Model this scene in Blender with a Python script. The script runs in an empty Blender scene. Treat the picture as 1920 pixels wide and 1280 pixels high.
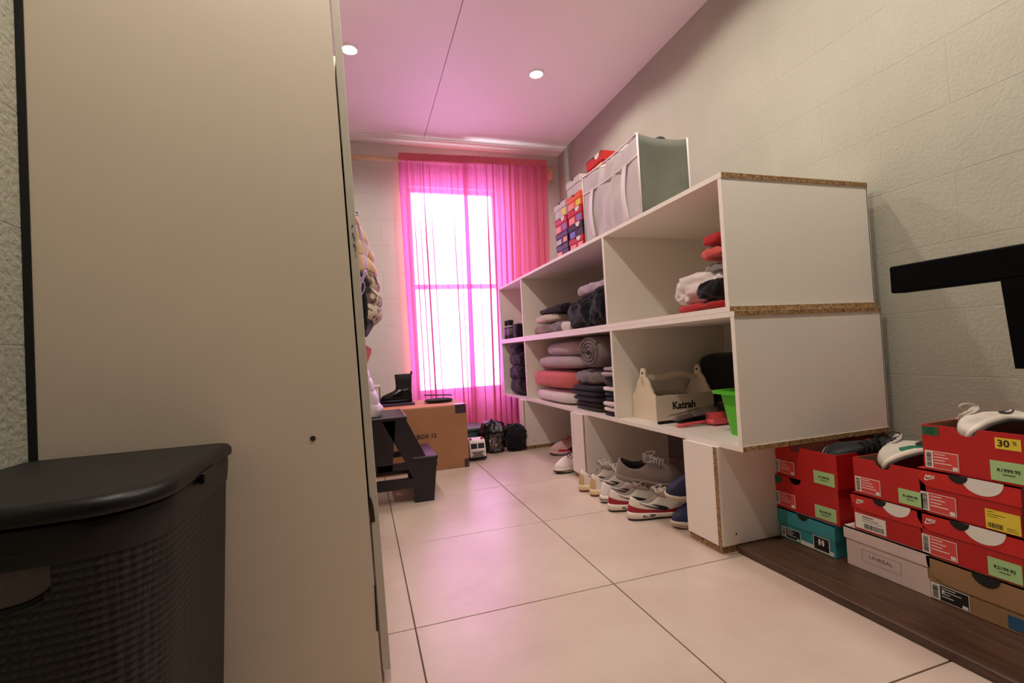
import bpy, bmesh, math, random
from mathutils import Vector, Matrix, noise
R = math.radians
PI = math.pi
scene = bpy.context.scene
COL = scene.collection

# ------------------------------------------------------------------ camera
cam_d = bpy.data.cameras.new('camera'); cam = bpy.data.objects.new('camera', cam_d); COL.objects.link(cam)
cam_d.sensor_width = 36.0; cam_d.lens = 36.0 * 898.3 / 1920.0; cam_d.clip_start = 0.02
_y, _p, _r = R(17.61), R(1.27), R(-3.147)
_F = Vector((math.sin(_y) * math.cos(_p), math.cos(_y) * math.cos(_p), math.sin(_p)))
_R0 = Vector((math.cos(_y), -math.sin(_y), 0)); _U0 = _R0.cross(_F)
_Rv = math.cos(_r) * _R0 + math.sin(_r) * _U0; _Uv = -math.sin(_r) * _R0 + math.cos(_r) * _U0
_m = Matrix((_Rv, _Uv, -_F)).transposed().to_4x4(); _m.translation = (0, 0, 0.725)
cam.matrix_world = _m
scene.camera = cam

# ------------------------------------------------------------------ world, lights, exposure
SKY = 27.0           # daylight behind the curtain
LAMP = (28.0, 28.0, 25.0, 25.0, 54.0, 54.0)   # watt of each downlight, far row to near row
scene.view_settings.view_transform = 'Standard'
scene.view_settings.look = 'None'
scene.view_settings.exposure = 0.0
scene.view_settings.gamma = 1.0
scene.view_settings.use_curve_mapping = False
w = bpy.data.worlds.new('daylight'); scene.world = w; w.use_nodes = True
bgn = w.node_tree.nodes['Background']
bgn.inputs[0].default_value = (0.78, 0.88, 1.0, 1); bgn.inputs[1].default_value = SKY
pl = bpy.data.lights.new('window_portal', 'AREA'); pl.shape = 'RECTANGLE'; pl.size = 0.82; pl.size_y = 1.84
pl.cycles.is_portal = True
po = bpy.data.objects.new('window_portal', pl); COL.objects.link(po)
po.location = (0.845, 4.26, 1.295); po.rotation_euler = (R(-90), 0, 0)
scene.cycles.use_denoising = True
scene.cycles.max_bounces = 10; scene.cycles.diffuse_bounces = 6; scene.cycles.transparent_max_bounces = 12
scene.cycles.sample_clamp_indirect = 6.0

# ------------------------------------------------------------------ materials
def srgb(c):
    o = []
    for v in c[:3]:
        v = v / 255.0
        o.append(v / 12.92 if v <= 0.04045 else ((v + 0.055) / 1.055) ** 2.4)
    return (o[0], o[1], o[2], 1.0)

MATS = {}
def M(name, rgb=(200, 200, 200), rough=0.6, bump=0.0, bscale=60.0, var=0.0, vscale=6.0, metal=0.0, spec=0.5, sheen=0.0, emit=0.0, bdist=0.002, stretch=(1, 1, 1)):
    if name in MATS: return MATS[name]
    m = bpy.data.materials.new(name); m.use_nodes = True; MATS[name] = m
    nt = m.node_tree; b = nt.nodes['Principled BSDF']
    c = srgb(rgb)
    b.inputs['Base Color'].default_value = c
    b.inputs['Roughness'].default_value = rough
    b.inputs['Metallic'].default_value = metal
    b.inputs['Specular IOR Level'].default_value = spec
    if sheen: b.inputs['Sheen Weight'].default_value = sheen
    if emit:
        b.inputs['Emission Color'].default_value = c; b.inputs['Emission Strength'].default_value = emit
    tc = nt.nodes.new('ShaderNodeTexCoord')
    mp = nt.nodes.new('ShaderNodeMapping'); mp.inputs['Scale'].default_value = stretch
    nt.links.new(tc.outputs['Object'], mp.inputs[0])
    if var:
        n = nt.nodes.new('ShaderNodeTexNoise'); n.inputs['Scale'].default_value = vscale; n.inputs['Detail'].default_value = 5
        nt.links.new(mp.outputs[0], n.inputs['Vector'])
        r = nt.nodes.new('ShaderNodeValToRGB')
        r.color_ramp.elements[0].position = 0.3; r.color_ramp.elements[1].position = 0.7
        r.color_ramp.elements[0].color = tuple(v * (1 - var) for v in c[:3]) + (1,)
        r.color_ramp.elements[1].color = tuple(min(1, v * (1 + var)) for v in c[:3]) + (1,)
        nt.links.new(n.outputs[0], r.inputs[0]); nt.links.new(r.outputs[0], b.inputs['Base Color'])
    if bump:
        n2 = nt.nodes.new('ShaderNodeTexNoise'); n2.inputs['Scale'].default_value = bscale; n2.inputs['Detail'].default_value = 4
        nt.links.new(mp.outputs[0], n2.inputs['Vector'])
        bp = nt.nodes.new('ShaderNodeBump'); bp.inputs['Strength'].default_value = bump; bp.inputs['Distance'].default_value = bdist
        nt.links.new(n2.outputs[0], bp.inputs['Height']); nt.links.new(bp.outputs[0], b.inputs['Normal'])
    return m

def nodes_of(m):
    return m.node_tree.nodes, m.node_tree.links, m.node_tree.nodes['Principled BSDF']

def fabric(name, rgb, var=0.12, scale=260, rough=0.9):
    return M(name, rgb, rough, bump=0.5, bscale=scale, var=var, vscale=9, sheen=0.15, bdist=0.0015, spec=0.2)

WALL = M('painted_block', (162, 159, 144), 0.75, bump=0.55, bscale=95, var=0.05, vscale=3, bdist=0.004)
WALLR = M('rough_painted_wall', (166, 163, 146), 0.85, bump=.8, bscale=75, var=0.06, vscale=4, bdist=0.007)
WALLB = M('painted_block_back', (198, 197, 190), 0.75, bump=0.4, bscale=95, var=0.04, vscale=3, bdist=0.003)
MORTAR = M('painted_joint', (162, 159, 144), 0.8, bump=0.4, bscale=120)
CEIL = M('ceiling_board', (232, 223, 222), 0.55, var=0.02, vscale=2)
DAYBAND = M('daylit_band_white', (232, 228, 230), 0.6)  # whiter colour standing in for daylight on the ceiling above the curtain
MEL = M('white_melamine', (238, 231, 220), 0.42, var=0.015, vscale=4)
CREAM = M('cream_laminate', (226, 212, 192), 0.5, var=0.03, vscale=2.5, bump=0.05, bscale=300)
DOORW = M('wardrobe_edge', (206, 198, 182), 0.5, var=0.03, vscale=10)
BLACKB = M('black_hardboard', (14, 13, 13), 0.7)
GROUT = M('dark_grout', (92, 66, 54), 0.9)
BLK = M('black_plastic', (8, 7, 8), 0.42, spec=.35, bump=0.1, bscale=300)
BLKM = M('black_steel', (2, 2, 3), 0.8, spec=.1)
WHITE = M('white_print', (228, 222, 214), 0.6)
BLACKP = M('black_print', (16, 14, 14), 0.7)
INK = M('grey_ink', (70, 64, 60), 0.7)
RED = M('red_card', (184, 20, 18), 0.5, var=0.04, vscale=8)
REDL = M('red_card_lid', (198, 26, 20), 0.48, var=0.04, vscale=8)
REDP = M('red_label', (212, 70, 66), 0.55)
BROWN = M('kraft_card', (152, 116, 80), 0.75, var=0.08, vscale=12)
BROWNI = M('kraft_inside', (140, 104, 74), 0.85, var=0.1, vscale=14)
TEAL = M('teal_card', (58, 146, 152), 0.5, var=0.05, vscale=8)
PALE = M('pale_pink_card', (214, 192, 184), 0.55, var=0.03, vscale=8)
GREENL = M('green_price_sticker', (168, 204, 140), 0.55)
YELL = M('yellow_sticker', (226, 200, 58), 0.5)
GREEND = M('dark_green_sticker', (24, 92, 56), 0.55)
BLUEST = M('blue_sticker', (38, 86, 122), 0.55)
CARTON = M('corrugated_carton', (160, 112, 76), 0.8, var=0.08, vscale=5, bump=0.15, bscale=40)
CARTONT = M('carton_top', (196, 130, 96), 0.8, var=0.06, vscale=5)
TAPE = M('dark_packing_tape', (62, 44, 56), 0.35)
ORANGE = M('orange_card', (236, 98, 30), 0.5)
GREYC = M('pale_grey_card', (196, 186, 186), 0.55)
BLKC = M('black_card', (34, 28, 34), 0.5)
PURC = M('dark_purple_card', (70, 54, 86), 0.5)
PINKL = M('pink_label', (236, 150, 150), 0.55)
BLUEL = M('blue_label', (116, 122, 200), 0.55)

def m_chip():
    m = M('chipboard_edge', (165, 125, 80), 0.85, bump=1.0, bscale=220, bdist=0.004)
    N, L, b = nodes_of(m)
    tc = N.new('ShaderNodeTexCoord'); v = N.new('ShaderNodeTexVoronoi'); v.inputs['Scale'].default_value = 160
    L.new(tc.outputs['Object'], v.inputs['Vector'])
    r = N.new('ShaderNodeValToRGB'); r.color_ramp.elements[0].color = srgb((92, 60, 34)); r.color_ramp.elements[1].color = srgb((196, 156, 104))
    L.new(v.outputs['Color'], r.inputs[0]); L.new(r.outputs[0], b.inputs['Base Color'])
    return m
CHIP = m_chip()

def m_tile():
    m = M('floor_tile', (196, 178, 162), 0.3, spec=0.5)
    N, L, b = nodes_of(m)
    tc = N.new('ShaderNodeTexCoord'); n = N.new('ShaderNodeTexNoise'); n.inputs['Scale'].default_value = 2.2; n.inputs['Detail'].default_value = 7; n.inputs['Roughness'].default_value = 0.62
    g = N.new('ShaderNodeNewGeometry'); L.new(g.outputs['Position'], n.inputs['Vector'])
    r = N.new('ShaderNodeValToRGB'); r.color_ramp.elements[0].position = 0.3; r.color_ramp.elements[1].position = 0.72
    r.color_ramp.elements[0].color = srgb((186, 164, 150)); r.color_ramp.elements[1].color = srgb((206, 190, 174))
    L.new(n.outputs[0], r.inputs[0]); L.new(r.outputs[0], b.inputs['Base Color'])
    n2 = N.new('ShaderNodeTexNoise'); n2.inputs['Scale'].default_value = 30; n2.inputs['Detail'].default_value = 5
    L.new(g.outputs['Position'], n2.inputs['Vector'])
    mr = N.new('ShaderNodeMapRange'); mr.inputs['To Min'].default_value = 0.24; mr.inputs['To Max'].default_value = 0.4
    L.new(n2.outputs[0], mr.inputs[0]); L.new(mr.outputs[0], b.inputs['Roughness'])
    return m
TILE = m_tile()

def m_wood(name, dark, light, axis_scale=(14, 1.2, 14), rough=0.45):
    m = M(name, dark, rough)
    N, L, b = nodes_of(m)
    tc = N.new('ShaderNodeTexCoord'); mp = N.new('ShaderNodeMapping'); mp.inputs['Scale'].default_value = axis_scale
    L.new(tc.outputs['Object'], mp.inputs[0])
    n = N.new('ShaderNodeTexNoise'); n.inputs['Scale'].default_value = 5; n.inputs['Detail'].default_value = 8; n.inputs['Distortion'].default_value = 0.8
    L.new(mp.outputs[0], n.inputs['Vector'])
    r = N.new('ShaderNodeValToRGB'); r.color_ramp.elements[0].position = 0.3; r.color_ramp.elements[1].position = 0.7
    r.color_ramp.elements[0].color = srgb(dark); r.color_ramp.elements[1].color = srgb(light)
    L.new(n.outputs[0], r.inputs[0]); L.new(r.outputs[0], b.inputs['Base Color'])
    return m
PLANK = m_wood('dark_wood_plank', (52, 34, 26), (88, 60, 44))
RODW = m_wood('pale_wood', (196, 160, 128), (222, 190, 160), (1.2, 14, 14))

def m_weave(name, rgb, scale, rough=0.45):
    m = M(name, rgb, rough)
    N, L, b = nodes_of(m)
    tc = N.new('ShaderNodeTexCoord'); v = N.new('ShaderNodeTexVoronoi'); v.inputs['Scale'].default_value = scale; v.inputs['Randomness'].default_value = 0.0
    L.new(tc.outputs['Object'], v.inputs['Vector'])
    bp = N.new('ShaderNodeBump'); bp.inputs['Strength'].default_value = 1.0; bp.inputs['Distance'].default_value = 0.004; bp.invert = True
    L.new(v.outputs['Distance'], bp.inputs['Height']); L.new(bp.outputs[0], b.inputs['Normal'])
    return m
WEAVE = m_weave('woven_black_plastic', (8, 7, 7), 95)

def m_camo(name):
    m = M(name, (200, 180, 160), 0.7, bump=0.4, bscale=30)
    N, L, b = nodes_of(m)
    g = N.new('ShaderNodeTexCoord'); n = N.new('ShaderNodeTexNoise'); n.inputs['Scale'].default_value = 13; n.inputs['Detail'].default_value = 2; n.inputs['Distortion'].default_value = 1.0
    L.new(g.outputs['Object'], n.inputs['Vector'])
    r = N.new('ShaderNodeValToRGB'); r.color_ramp.interpolation = 'CONSTANT'
    e = r.color_ramp.elements; e[0].position = 0; e[0].color = srgb((26, 22, 22)); e[1].position = 0.40; e[1].color = srgb((110, 88, 80))
    x = e.new(0.46); x.color = srgb((206, 184, 168)); x = e.new(0.66); x.color = srgb((96, 76, 70))
    L.new(n.outputs[0], r.inputs[0]); L.new(r.outputs[0], b.inputs['Base Color'])
    return m
CAMO = m_camo('camouflage_nylon')

def m_curtain():
    m = bpy.data.materials.new('pink_voile'); m.use_nodes = True; N = m.node_tree.nodes; L = m.node_tree.links
    N.clear(); o = N.new('ShaderNodeOutputMaterial')
    d = N.new('ShaderNodeBsdfDiffuse'); d.inputs[0].default_value = srgb((214, 106, 118))
    t = N.new('ShaderNodeBsdfTranslucent'); t.inputs[0].default_value = (0.78, 0.17, 0.60, 1)
    tr = N.new('ShaderNodeBsdfTransparent'); tr.inputs[0].default_value = (0.98, 0.54, 1.0, 1)
    a = N.new('ShaderNodeMixShader'); a.inputs[0].default_value = 0.15
    L.new(d.outputs[0], a.inputs[1]); L.new(t.outputs[0], a.inputs[2])
    c = N.new('ShaderNodeMixShader'); c.inputs[0].default_value = 0.13
    L.new(a.outputs[0], c.inputs[1]); L.new(tr.outputs[0], c.inputs[2]); L.new(c.outputs[0], o.inputs[0])
    return m
CURT = m_curtain()
HEADM = M('pink_voile_heading', (204, 98, 110), .9, bump=.5, bscale=120)

def m_mesh():
    m = bpy.data.materials.new('sheer_grey_mesh'); m.use_nodes = True; N = m.node_tree.nodes; L = m.node_tree.links
    b = N['Principled BSDF']; b.inputs['Base Color'].default_value = srgb((214, 204, 208)); b.inputs['Roughness'].default_value = 0.5
    o = N['Material Output']; tr = N.new('ShaderNodeBsdfTransparent'); c = N.new('ShaderNodeMixShader'); c.inputs[0].default_value = 0.2
    L.new(b.outputs[0], c.inputs[1]); L.new(tr.outputs[0], c.inputs[2]); L.new(c.outputs[0], o.inputs[0])
    return m
SHEER = m_mesh()

def m_glass(name, tint=(1, 1, 1, 1), fac=0.06, rough=0.02):
    m = bpy.data.materials.new(name); m.use_nodes = True; N = m.node_tree.nodes; L = m.node_tree.links
    N.clear(); o = N.new('ShaderNodeOutputMaterial'); g = N.new('ShaderNodeBsdfGlossy'); g.inputs['Roughness'].default_value = rough
    t = N.new('ShaderNodeBsdfTransparent'); t.inputs[0].default_value = tint; c = N.new('ShaderNodeMixShader'); c.inputs[0].default_value = fac
    L.new(t.outputs[0], c.inputs[1]); L.new(g.outputs[0], c.inputs[2]); L.new(c.outputs[0], o.inputs[0])
    return m
GLASS = m_glass('window_glass')
CLEAR = m_glass('clear_wrapper', (0.75, 0.74, 0.72, 1), 0.3, 0.15)

# ------------------------------------------------------------------ object helpers
def link(name, bm, mat, parent=None, smooth=False, off=None, bevel=0.0, sub=0):
    if off is not None: bmesh.ops.translate(bm, verts=bm.verts, vec=-Vector(off))
    if bevel > 0:
        bmesh.ops.bevel(bm, geom=list(bm.edges), offset=bevel, segments=1, affect='EDGES', clamp_overlap=True)
    bmesh.ops.recalc_face_normals(bm, faces=bm.faces)
    me = bpy.data.meshes.new(name); bm.to_mesh(me); bm.free()
    for mm in (mat if isinstance(mat, (list, tuple)) else [mat]): me.materials.append(mm)
    if smooth:
        for p in me.polygons: p.use_smooth = True
    o = bpy.data.objects.new(name, me); COL.objects.link(o)
    if parent is not None: o.parent = parent
    return o

def tag(o, label, cat, group=None):
    o['label'] = label; o['category'] = cat
    if group: o['group'] = group
    return o

def thing(name, label, cat, loc=(0, 0, 0), rz=0.0, group=None, rot=None):
    o = bpy.data.objects.new(name, None); COL.objects.link(o); o.empty_display_size = 0.05
    o.location = loc; o.rotation_euler = rot if rot else (0, 0, rz)
    return tag(o, label, cat, group)

def wpart(name, bm, mat, root, **k):          # mesh given in world coordinates, root unrotated
    return link(name, bm, mat, root, off=root.location if root.parent is None else root.parent.location, **k)

def solo(name, bm, mat, label, cat, base, group=None, **k):   # a thing that is one mesh
    o = link(name, bm, mat, None, off=base, **k); o.location = base
    return tag(o, label, cat, group)

def struct(name, bm, mat, **k):
    o = link(name, bm, mat, **k); o['kind'] = 'structure'; return o

def box(bm, x0, x1, y0, y1, z0, z1):
    v = [bm.verts.new(p) for p in ((x0, y0, z0), (x1, y0, z0), (x1, y1, z0), (x0, y1, z0), (x0, y0, z1), (x1, y0, z1), (x1, y1, z1), (x0, y1, z1))]
    for f in ((0, 3, 2, 1), (4, 5, 6, 7), (0, 1, 5, 4), (1, 2, 6, 5), (2, 3, 7, 6), (3, 0, 4, 7)): bm.faces.new([v[i] for i in f])
    return bm
def bx(*a): return box(bmesh.new(), *a)

def prism(bm, pts, f):                        # polygon pts, f(a,b,t) -> xyz for t in (0,1)
    lo = [bm.verts.new(f(a, b, 0)) for a, b in pts]; hi = [bm.verts.new(f(a, b, 1)) for a, b in pts]
    n = len(pts)
    bm.faces.new(lo[::-1]); bm.faces.new(hi)
    for i in range(n): bm.faces.new((lo[i], lo[(i + 1) % n], hi[(i + 1) % n], hi[i]))
    return bm

def grid(bm, rows, closed=False, cap0=False, cap1=False):
    V = [[bm.verts.new(p) for p in r] for r in rows]
    for i in range(len(V) - 1):
        n = len(V[i]); 
        for j in range(n if closed else n - 1):
            a, b, c, d = V[i][j], V[i][(j + 1) % n], V[i + 1][(j + 1) % n], V[i + 1][j]
            try: bm.faces.new((a, b, c, d))
            except ValueError: pass
    if cap0: bm.faces.new(V[0][::-1])
    if cap1: bm.faces.new(V[-1])
    return bm

def tube(bm, pts, r, n=6, closed=False):
    pts = [Vector(p) for p in pts]; rows = []
    up = Vector((0.13, 0.21, 0.97)).normalized()
    for i, p in enumerate(pts):
        a = pts[i - 1] if (i or closed) else p; b = pts[(i + 1) % len(pts)] if (i < len(pts) - 1 or closed) else p
        d = (b - a)
        d = d.normalized() if d.length > 1e-9 else Vector((1, 0, 0))
        s = d.cross(up)
        if s.length < 0.05: s = d.cross(Vector((1, 0, 0)))
        s.normalize(); t = s.cross(d)
        rr = r[i] if isinstance(r, (list, tuple)) else r
        rows.append([p + rr * (math.cos(2 * PI * k / n) * s + math.sin(2 * PI * k / n) * t) for k in range(n)])
    if closed: rows.append(rows[0])
    grid(bm, rows, True, not closed, not closed)
    if closed: bmesh.ops.remove_doubles(bm, verts=bm.verts, dist=1e-6)
    return bm

def lathe(bm, prof, c, n=32, axis='z'):
    rows = []
    for r, h in prof:
        row = []
        for k in range(n):
            a = 2 * PI * k / n; u, v = r * math.cos(a), r * math.sin(a)
            row.append((c[0] + u, c[1] + v, c[2] + h) if axis == 'z' else ((c[0] + h, c[1] + u, c[2] + v) if axis == 'x' else (c[0] + u, c[1] + h, c[2] + v)))
        rows.append(row)
    return grid(bm, rows, True, prof[0][0] > 1e-6, prof[-1][0] > 1e-6)

def smoothbox(bm, c, s, e=0.35, n=20, seed=0, amp=0.0, freq=8.0, flat=True, crease=0.0):
    """superellipsoid cushion with fabric wrinkles; c is the centre of its base"""
    def sp(v, p): return math.copysign(abs(v) ** p, v)
    s = tuple(max(.6 * v, v - 1.5 * amp) for v in s)
    rows = []
    for i in range(n + 1):
        ph = -PI / 2 + PI * i / n; row = []
        for k in range(2 * n):
            th = 2 * PI * k / (2 * n)
            x = sp(math.cos(ph), e) * sp(math.cos(th), e); y = sp(math.cos(ph), e) * sp(math.sin(th), e); z = sp(math.sin(ph), e if flat else 1.0)
            p = Vector((x * s[0] / 2, y * s[1] / 2, z * s[2] / 2))
            q = p * freq + Vector((seed * 7.13, seed * 3.7, seed * 1.9))
            d = noise.noise(q) * 0.6 + (0.5 - abs(noise.noise(q * 2.1))) * crease + noise.noise(q * 3.3) * 0.25
            dn = Vector((x, y, z)); dn.normalize()
            p += dn * d * amp
            p.z = max(p.z, -s[2] / 2)
            row.append((c[0] + p.x, c[1] + p.y, c[2] + s[2] / 2 + p.z))
        rows.append(row)
    grid(bm, rows, True)
    bmesh.ops.remove_doubles(bm, verts=bm.verts, dist=1e-5)
    return bm

def cushion(name, label, cat, c, s, mat, group=None, **k):
    return solo(name, smoothbox(bmesh.new(), c, s, **k), mat, label, cat, c, group, smooth=True)

def folded(bm, c, s, layers=3, seed=0):
    """folded garment: a stack of soft slabs with rounded front folds; c = centre of base, s = (depth x, width y, height z)"""
    rnd = random.Random(seed); lh = s[2] / layers
    for l in range(layers):
        smoothbox(bm, (c[0] + rnd.uniform(-.008, .008), c[1] + rnd.uniform(-.008, .008), c[2] + lh * l), (s[0] * rnd.uniform(.97, 1.03), s[1] * rnd.uniform(.95, 1.02), lh * 1.04), e=.38, n=16, seed=seed + l * 3.3, amp=.004, freq=9, crease=.4)
    return bm

def text(name, s, size, mat, parent, mat4, align='CENTER', shear=0.0, bold=0.0, sx=1.0):
    cu = bpy.data.curves.new(name, 'FONT'); cu.body = s; cu.size = size; cu.align_x = align; cu.align_y = 'CENTER'; cu.shear = shear
    cu.extrude = 0.0003; cu.offset = bold; cu.resolution_u = 3
    to = bpy.data.objects.new(name, cu); COL.objects.link(to)
    bpy.context.view_layer.update()
    me = bpy.data.meshes.new_from_object(to.evaluated_get(bpy.context.evaluated_depsgraph_get()))
    bpy.data.objects.remove(to); bpy.data.curves.remove(cu)
    me.transform(Matrix.Diagonal((sx, 1, 1, 1))); me.transform(mat4); me.materials.clear(); me.materials.append(mat)
    o = bpy.data.objects.new(name, me); COL.objects.link(o); o.parent = parent
    return o
FRONT = Matrix(((1, 0, 0, 0), (0, 0, -1, 0), (0, 1, 0, 0), (0, 0, 0, 1)))   # text standing in xz, facing -y
def front_at(x, y, z, rot=0.0):
    return Matrix.Translation((x, y, z)) @ Matrix.Rotation(rot, 4, 'Y') @ FRONT

SWOOSH = [(1.0, .44), (.30, .16), (.21, .135), (.145, .15), (.12, .20), (.135, .30), (.18, .40), (.10, .33), (.035, .22), (.0, .12), (.02, .04), (.09, .0), (.18, .005), (.30, .05)]

# ------------------------------------------------------------------ the room
XL, XR, YB, YF, ZC = -0.60, 1.86, 4.12, -2.4, 2.55
WX0, WX1, WZ0, WZ1 = 0.445, 1.245, 0.40, 2.20       # window opening
T = 0.15
floor = struct('floor', bx(XL - T, XR + T, YF - T, YB + T, -0.10, -0.003), GROUT)
TS = 0.6; tm = None
for i in range(-2, 4):
    for j in range(-6, 7):
        x0, y0 = 0.107 + TS * i, 0.735 + 0.597 * j
        xa, xb, ya, yb = max(x0 + .0018, XL), min(x0 + TS - .0018, XR), max(y0 + .0018, YF), min(y0 + .597 - .0018, YB)
        if xb - xa < 0.02 or yb - ya < 0.02: continue
        full = abs(xb - xa - TS + .0036) < 1e-4 and abs(yb - ya - .597 + .0036) < 1e-4
        if full and tm:
            o = bpy.data.objects.new('tile', tm); COL.objects.link(o); o.parent = floor; o.location = ((xa + xb) / 2, (ya + yb) / 2, 0)
        else:
            hx, hy = (xb - xa) / 2, (yb - ya) / 2
            o = link('tile', bx(-hx, hx, -hy, hy, -0.008, 0.0), TILE, floor, bevel=0.0008); o.location = ((xa + xb) / 2, (ya + yb) / 2, 0)
            if full: tm = o.data

def block_rows(lo, hi, parent, mat, place, holes=(), z1=ZC, bev=.0019):
    """courses of painted concrete blocks on a wall; place(a0,a1,z0,z1) -> bmesh box"""
    H, Lb = 0.2215, 0.445; g = 0.0004
    r = 0; z = 0.122 - H
    while z < z1 - 0.01:
        a = lo - (0.30 if r % 2 else 0.08)
        za, zb = max(z, 0) + g, min(z + H, z1) - g
        while a < hi:
            a0, a1 = max(a, lo) + g, min(a + Lb, hi) - g
            a += Lb
            if a1 - a0 < 0.02 or zb - za < 0.02: continue
            segs = [(a0, a1, za, zb)]
            for (h0, h1, k0, k1) in holes:
                out = []
                for (s0, s1, t0, t1) in segs:
                    if s1 <= h0 or s0 >= h1 or t1 <= k0 or t0 >= k1: out.append((s0, s1, t0, t1)); continue
                    if s0 < h0 - .01: out.append((s0, h0, t0, t1))
                    if s1 > h1 + .01: out.append((h1, s1, t0, t1))
                    m0, m1 = max(s0, h0), min(s1, h1)
                    if t0 < k0 - .01: out.append((m0, m1, t0, k0))
                    if t1 > k1 + .01: out.append((m0, m1, k1, t1))
                segs = out
            for s in segs:
                o = link('block', place(*s), mat, parent, bevel=bev)
        z += H; r += 1

wall_right = struct('wall_right', bx(XR + .0006, XR + T, YF - T, YB + T, -.003, ZC), MORTAR)
block_rows(-.9, YB, wall_right, WALL, lambda a, b, c, d: bx(XR, XR + .02, a, b, c, d))
wall_left = struct('wall_left', bx(XL - T, XL - .0006, YF - T, YB + T, -.003, ZC), MORTAR)
block_rows(-.4, 1.9, wall_left, WALLR, lambda a, b, c, d: bx(XL - .02, XL, a, b, c, d))
bmw = bmesh.new(); W0, W1 = XL - T, XR + T
box(bmw, W0, WX0, YB + .0006, YB + T, 0, ZC); box(bmw, WX1, W1, YB + .0006, YB + T, 0, ZC)
box(bmw, WX0, WX1, YB + .0006, YB + T, 0, WZ0); box(bmw, WX0, WX1, YB + .0006, YB + T, WZ1, ZC)
wall_back = struct('wall_back', bmw, MORTAR)
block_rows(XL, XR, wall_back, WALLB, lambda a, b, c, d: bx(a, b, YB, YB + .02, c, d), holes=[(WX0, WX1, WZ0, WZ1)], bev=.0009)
struct('wall_front', bx(XL - T, XR + T, YF - T, YF, -.003, ZC), M('dark_wall_paint', (70, 64, 58), .8))
bmc = bmesh.new()
ceil = struct('ceiling', bx(XL - T, XR + T, YF - T, YB + T, ZC + .004, ZC + .12), M('ceiling_joint', (120, 84, 98), 0.8))
for x0, x1 in ((XL, 0.5855), (0.5895, XR)):
    link('board', bx(x0, x1, YF, YB, ZC, ZC + .012), CEIL, ceil)
# flat white strip added for the daylit ceiling band; hides the seam end
struct('daylit_band_1', bx(XL, XR, YB - .152, YB, ZC - .008, ZC), DAYBAND, bevel=.003)

# window
win = bpy.data.objects.new('window_1', None); COL.objects.link(win); win.location = (0.845, YB + .08, WZ0); win['kind'] = 'structure'
FR = M('window_frame_paint', (206, 204, 206), 0.4)
wb = bmesh.new(); ya, yb = YB + .075, YB + .115
box(wb, WX0, WX0 + .035, ya, yb, WZ0, WZ1); box(wb, WX1 - .035, WX1, ya, yb, WZ0, WZ1)
box(wb, WX0, WX1, ya, yb, WZ0, WZ0 + .035); box(wb, WX0, WX1, ya, yb, WZ1 - .035, WZ1)
wpart('window_frame', wb, FR, win)
wpart('transom', bx(WX0 + .035, WX1 - .035, ya, yb, 1.315, 1.355), FR, win)
wpart('pane', bx(WX0 + .035, WX1 - .035, YB + .093, YB + .097, WZ0 + .035, 1.315), GLASS, win)
wpart('pane', bx(WX0 + .035, WX1 - .035, YB + .093, YB + .097, 1.355, WZ1 - .035), GLASS, win)
wpart('sill', bx(WX0 - .0, WX1 + .0, YB - .0, YB + .075, WZ0 - .02, WZ0), FR, win)

# downlights: two rows seen, the rest behind the view
TRIM = M('downlight_trim', (235, 232, 226), 0.35); LENS = M('lamp_lens', (255, 236, 214), 0.4, emit=30.0)
for i, (x, y) in enumerate([(0.02, 2.90), (1.19, 2.90), (0.02, 1.83), (1.19, 1.83), (0.02, 0.76), (1.19, 0.76)]):
    lab = ['recessed downlight glowing beside the wardrobe edge', 'recessed downlight glowing near the grey block wall'][i] if i < 2 else ('recessed ceiling downlight out of view, %s row, %s' % (('left', 'right')[i % 2], ('above the wardrobe', 'above the near end of the shelves', 'above the camera')[i // 2 - 1]))
    d = thing('downlight', lab, 'ceiling light', (x, y, ZC - .006), group=None if i < 2 else 'downlights out of view')
    link('trim_ring', lathe(bmesh.new(), [(.042, .005), (.042, .0), (.052, .0), (.055, .003), (.055, .006), (.042, .005)], (0, 0, 0), 28), TRIM, d, smooth=False)
    link('lens', lathe(bmesh.new(), [(.001, .0015), (.042, .0015), (.042, .004), (.001, .004)], (0, 0, 0), 28), LENS, d)
    sp = bpy.data.lights.new('downlight_bulb', 'SPOT'); sp.energy = LAMP[i]; sp.color = (1.0, 0.925, 0.82); sp.spot_size = R(160); sp.spot_blend = 0.3; sp.shadow_soft_size = 0.035
    so = bpy.data.objects.new('downlight_bulb', sp); COL.objects.link(so); so.parent = d; so.location = (0, 0, -.012)

# ------------------------------------------------------------------ curtain rod and curtains
rod = thing('curtain_rod', 'pale wooden curtain pole across the back wall above the window', 'curtain rod', (0.75, 4.035, 2.385))
wpart('pole', tube(bmesh.new(), [(-.58, 4.035, 2.372), (1.80, 4.035, 2.392)], .021, 14), RODW, rod, smooth=True)
bb = bmesh.new(); box(bb, 1.745, 1.765, 4.03, YB, 2.30, 2.375); box(bb, 1.735, 1.775, YB - .012, YB, 2.27, 2.40)
wpart('bracket', bb, RODW, rod, bevel=.003)
bb = bmesh.new(); box(bb, -.50, -.48, 4.03, YB, 2.30, 2.36); box(bb, -.51, -.47, YB - .012, YB, 2.27, 2.39)
wpart('bracket', bb, RODW, rod, bevel=.003)

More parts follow.
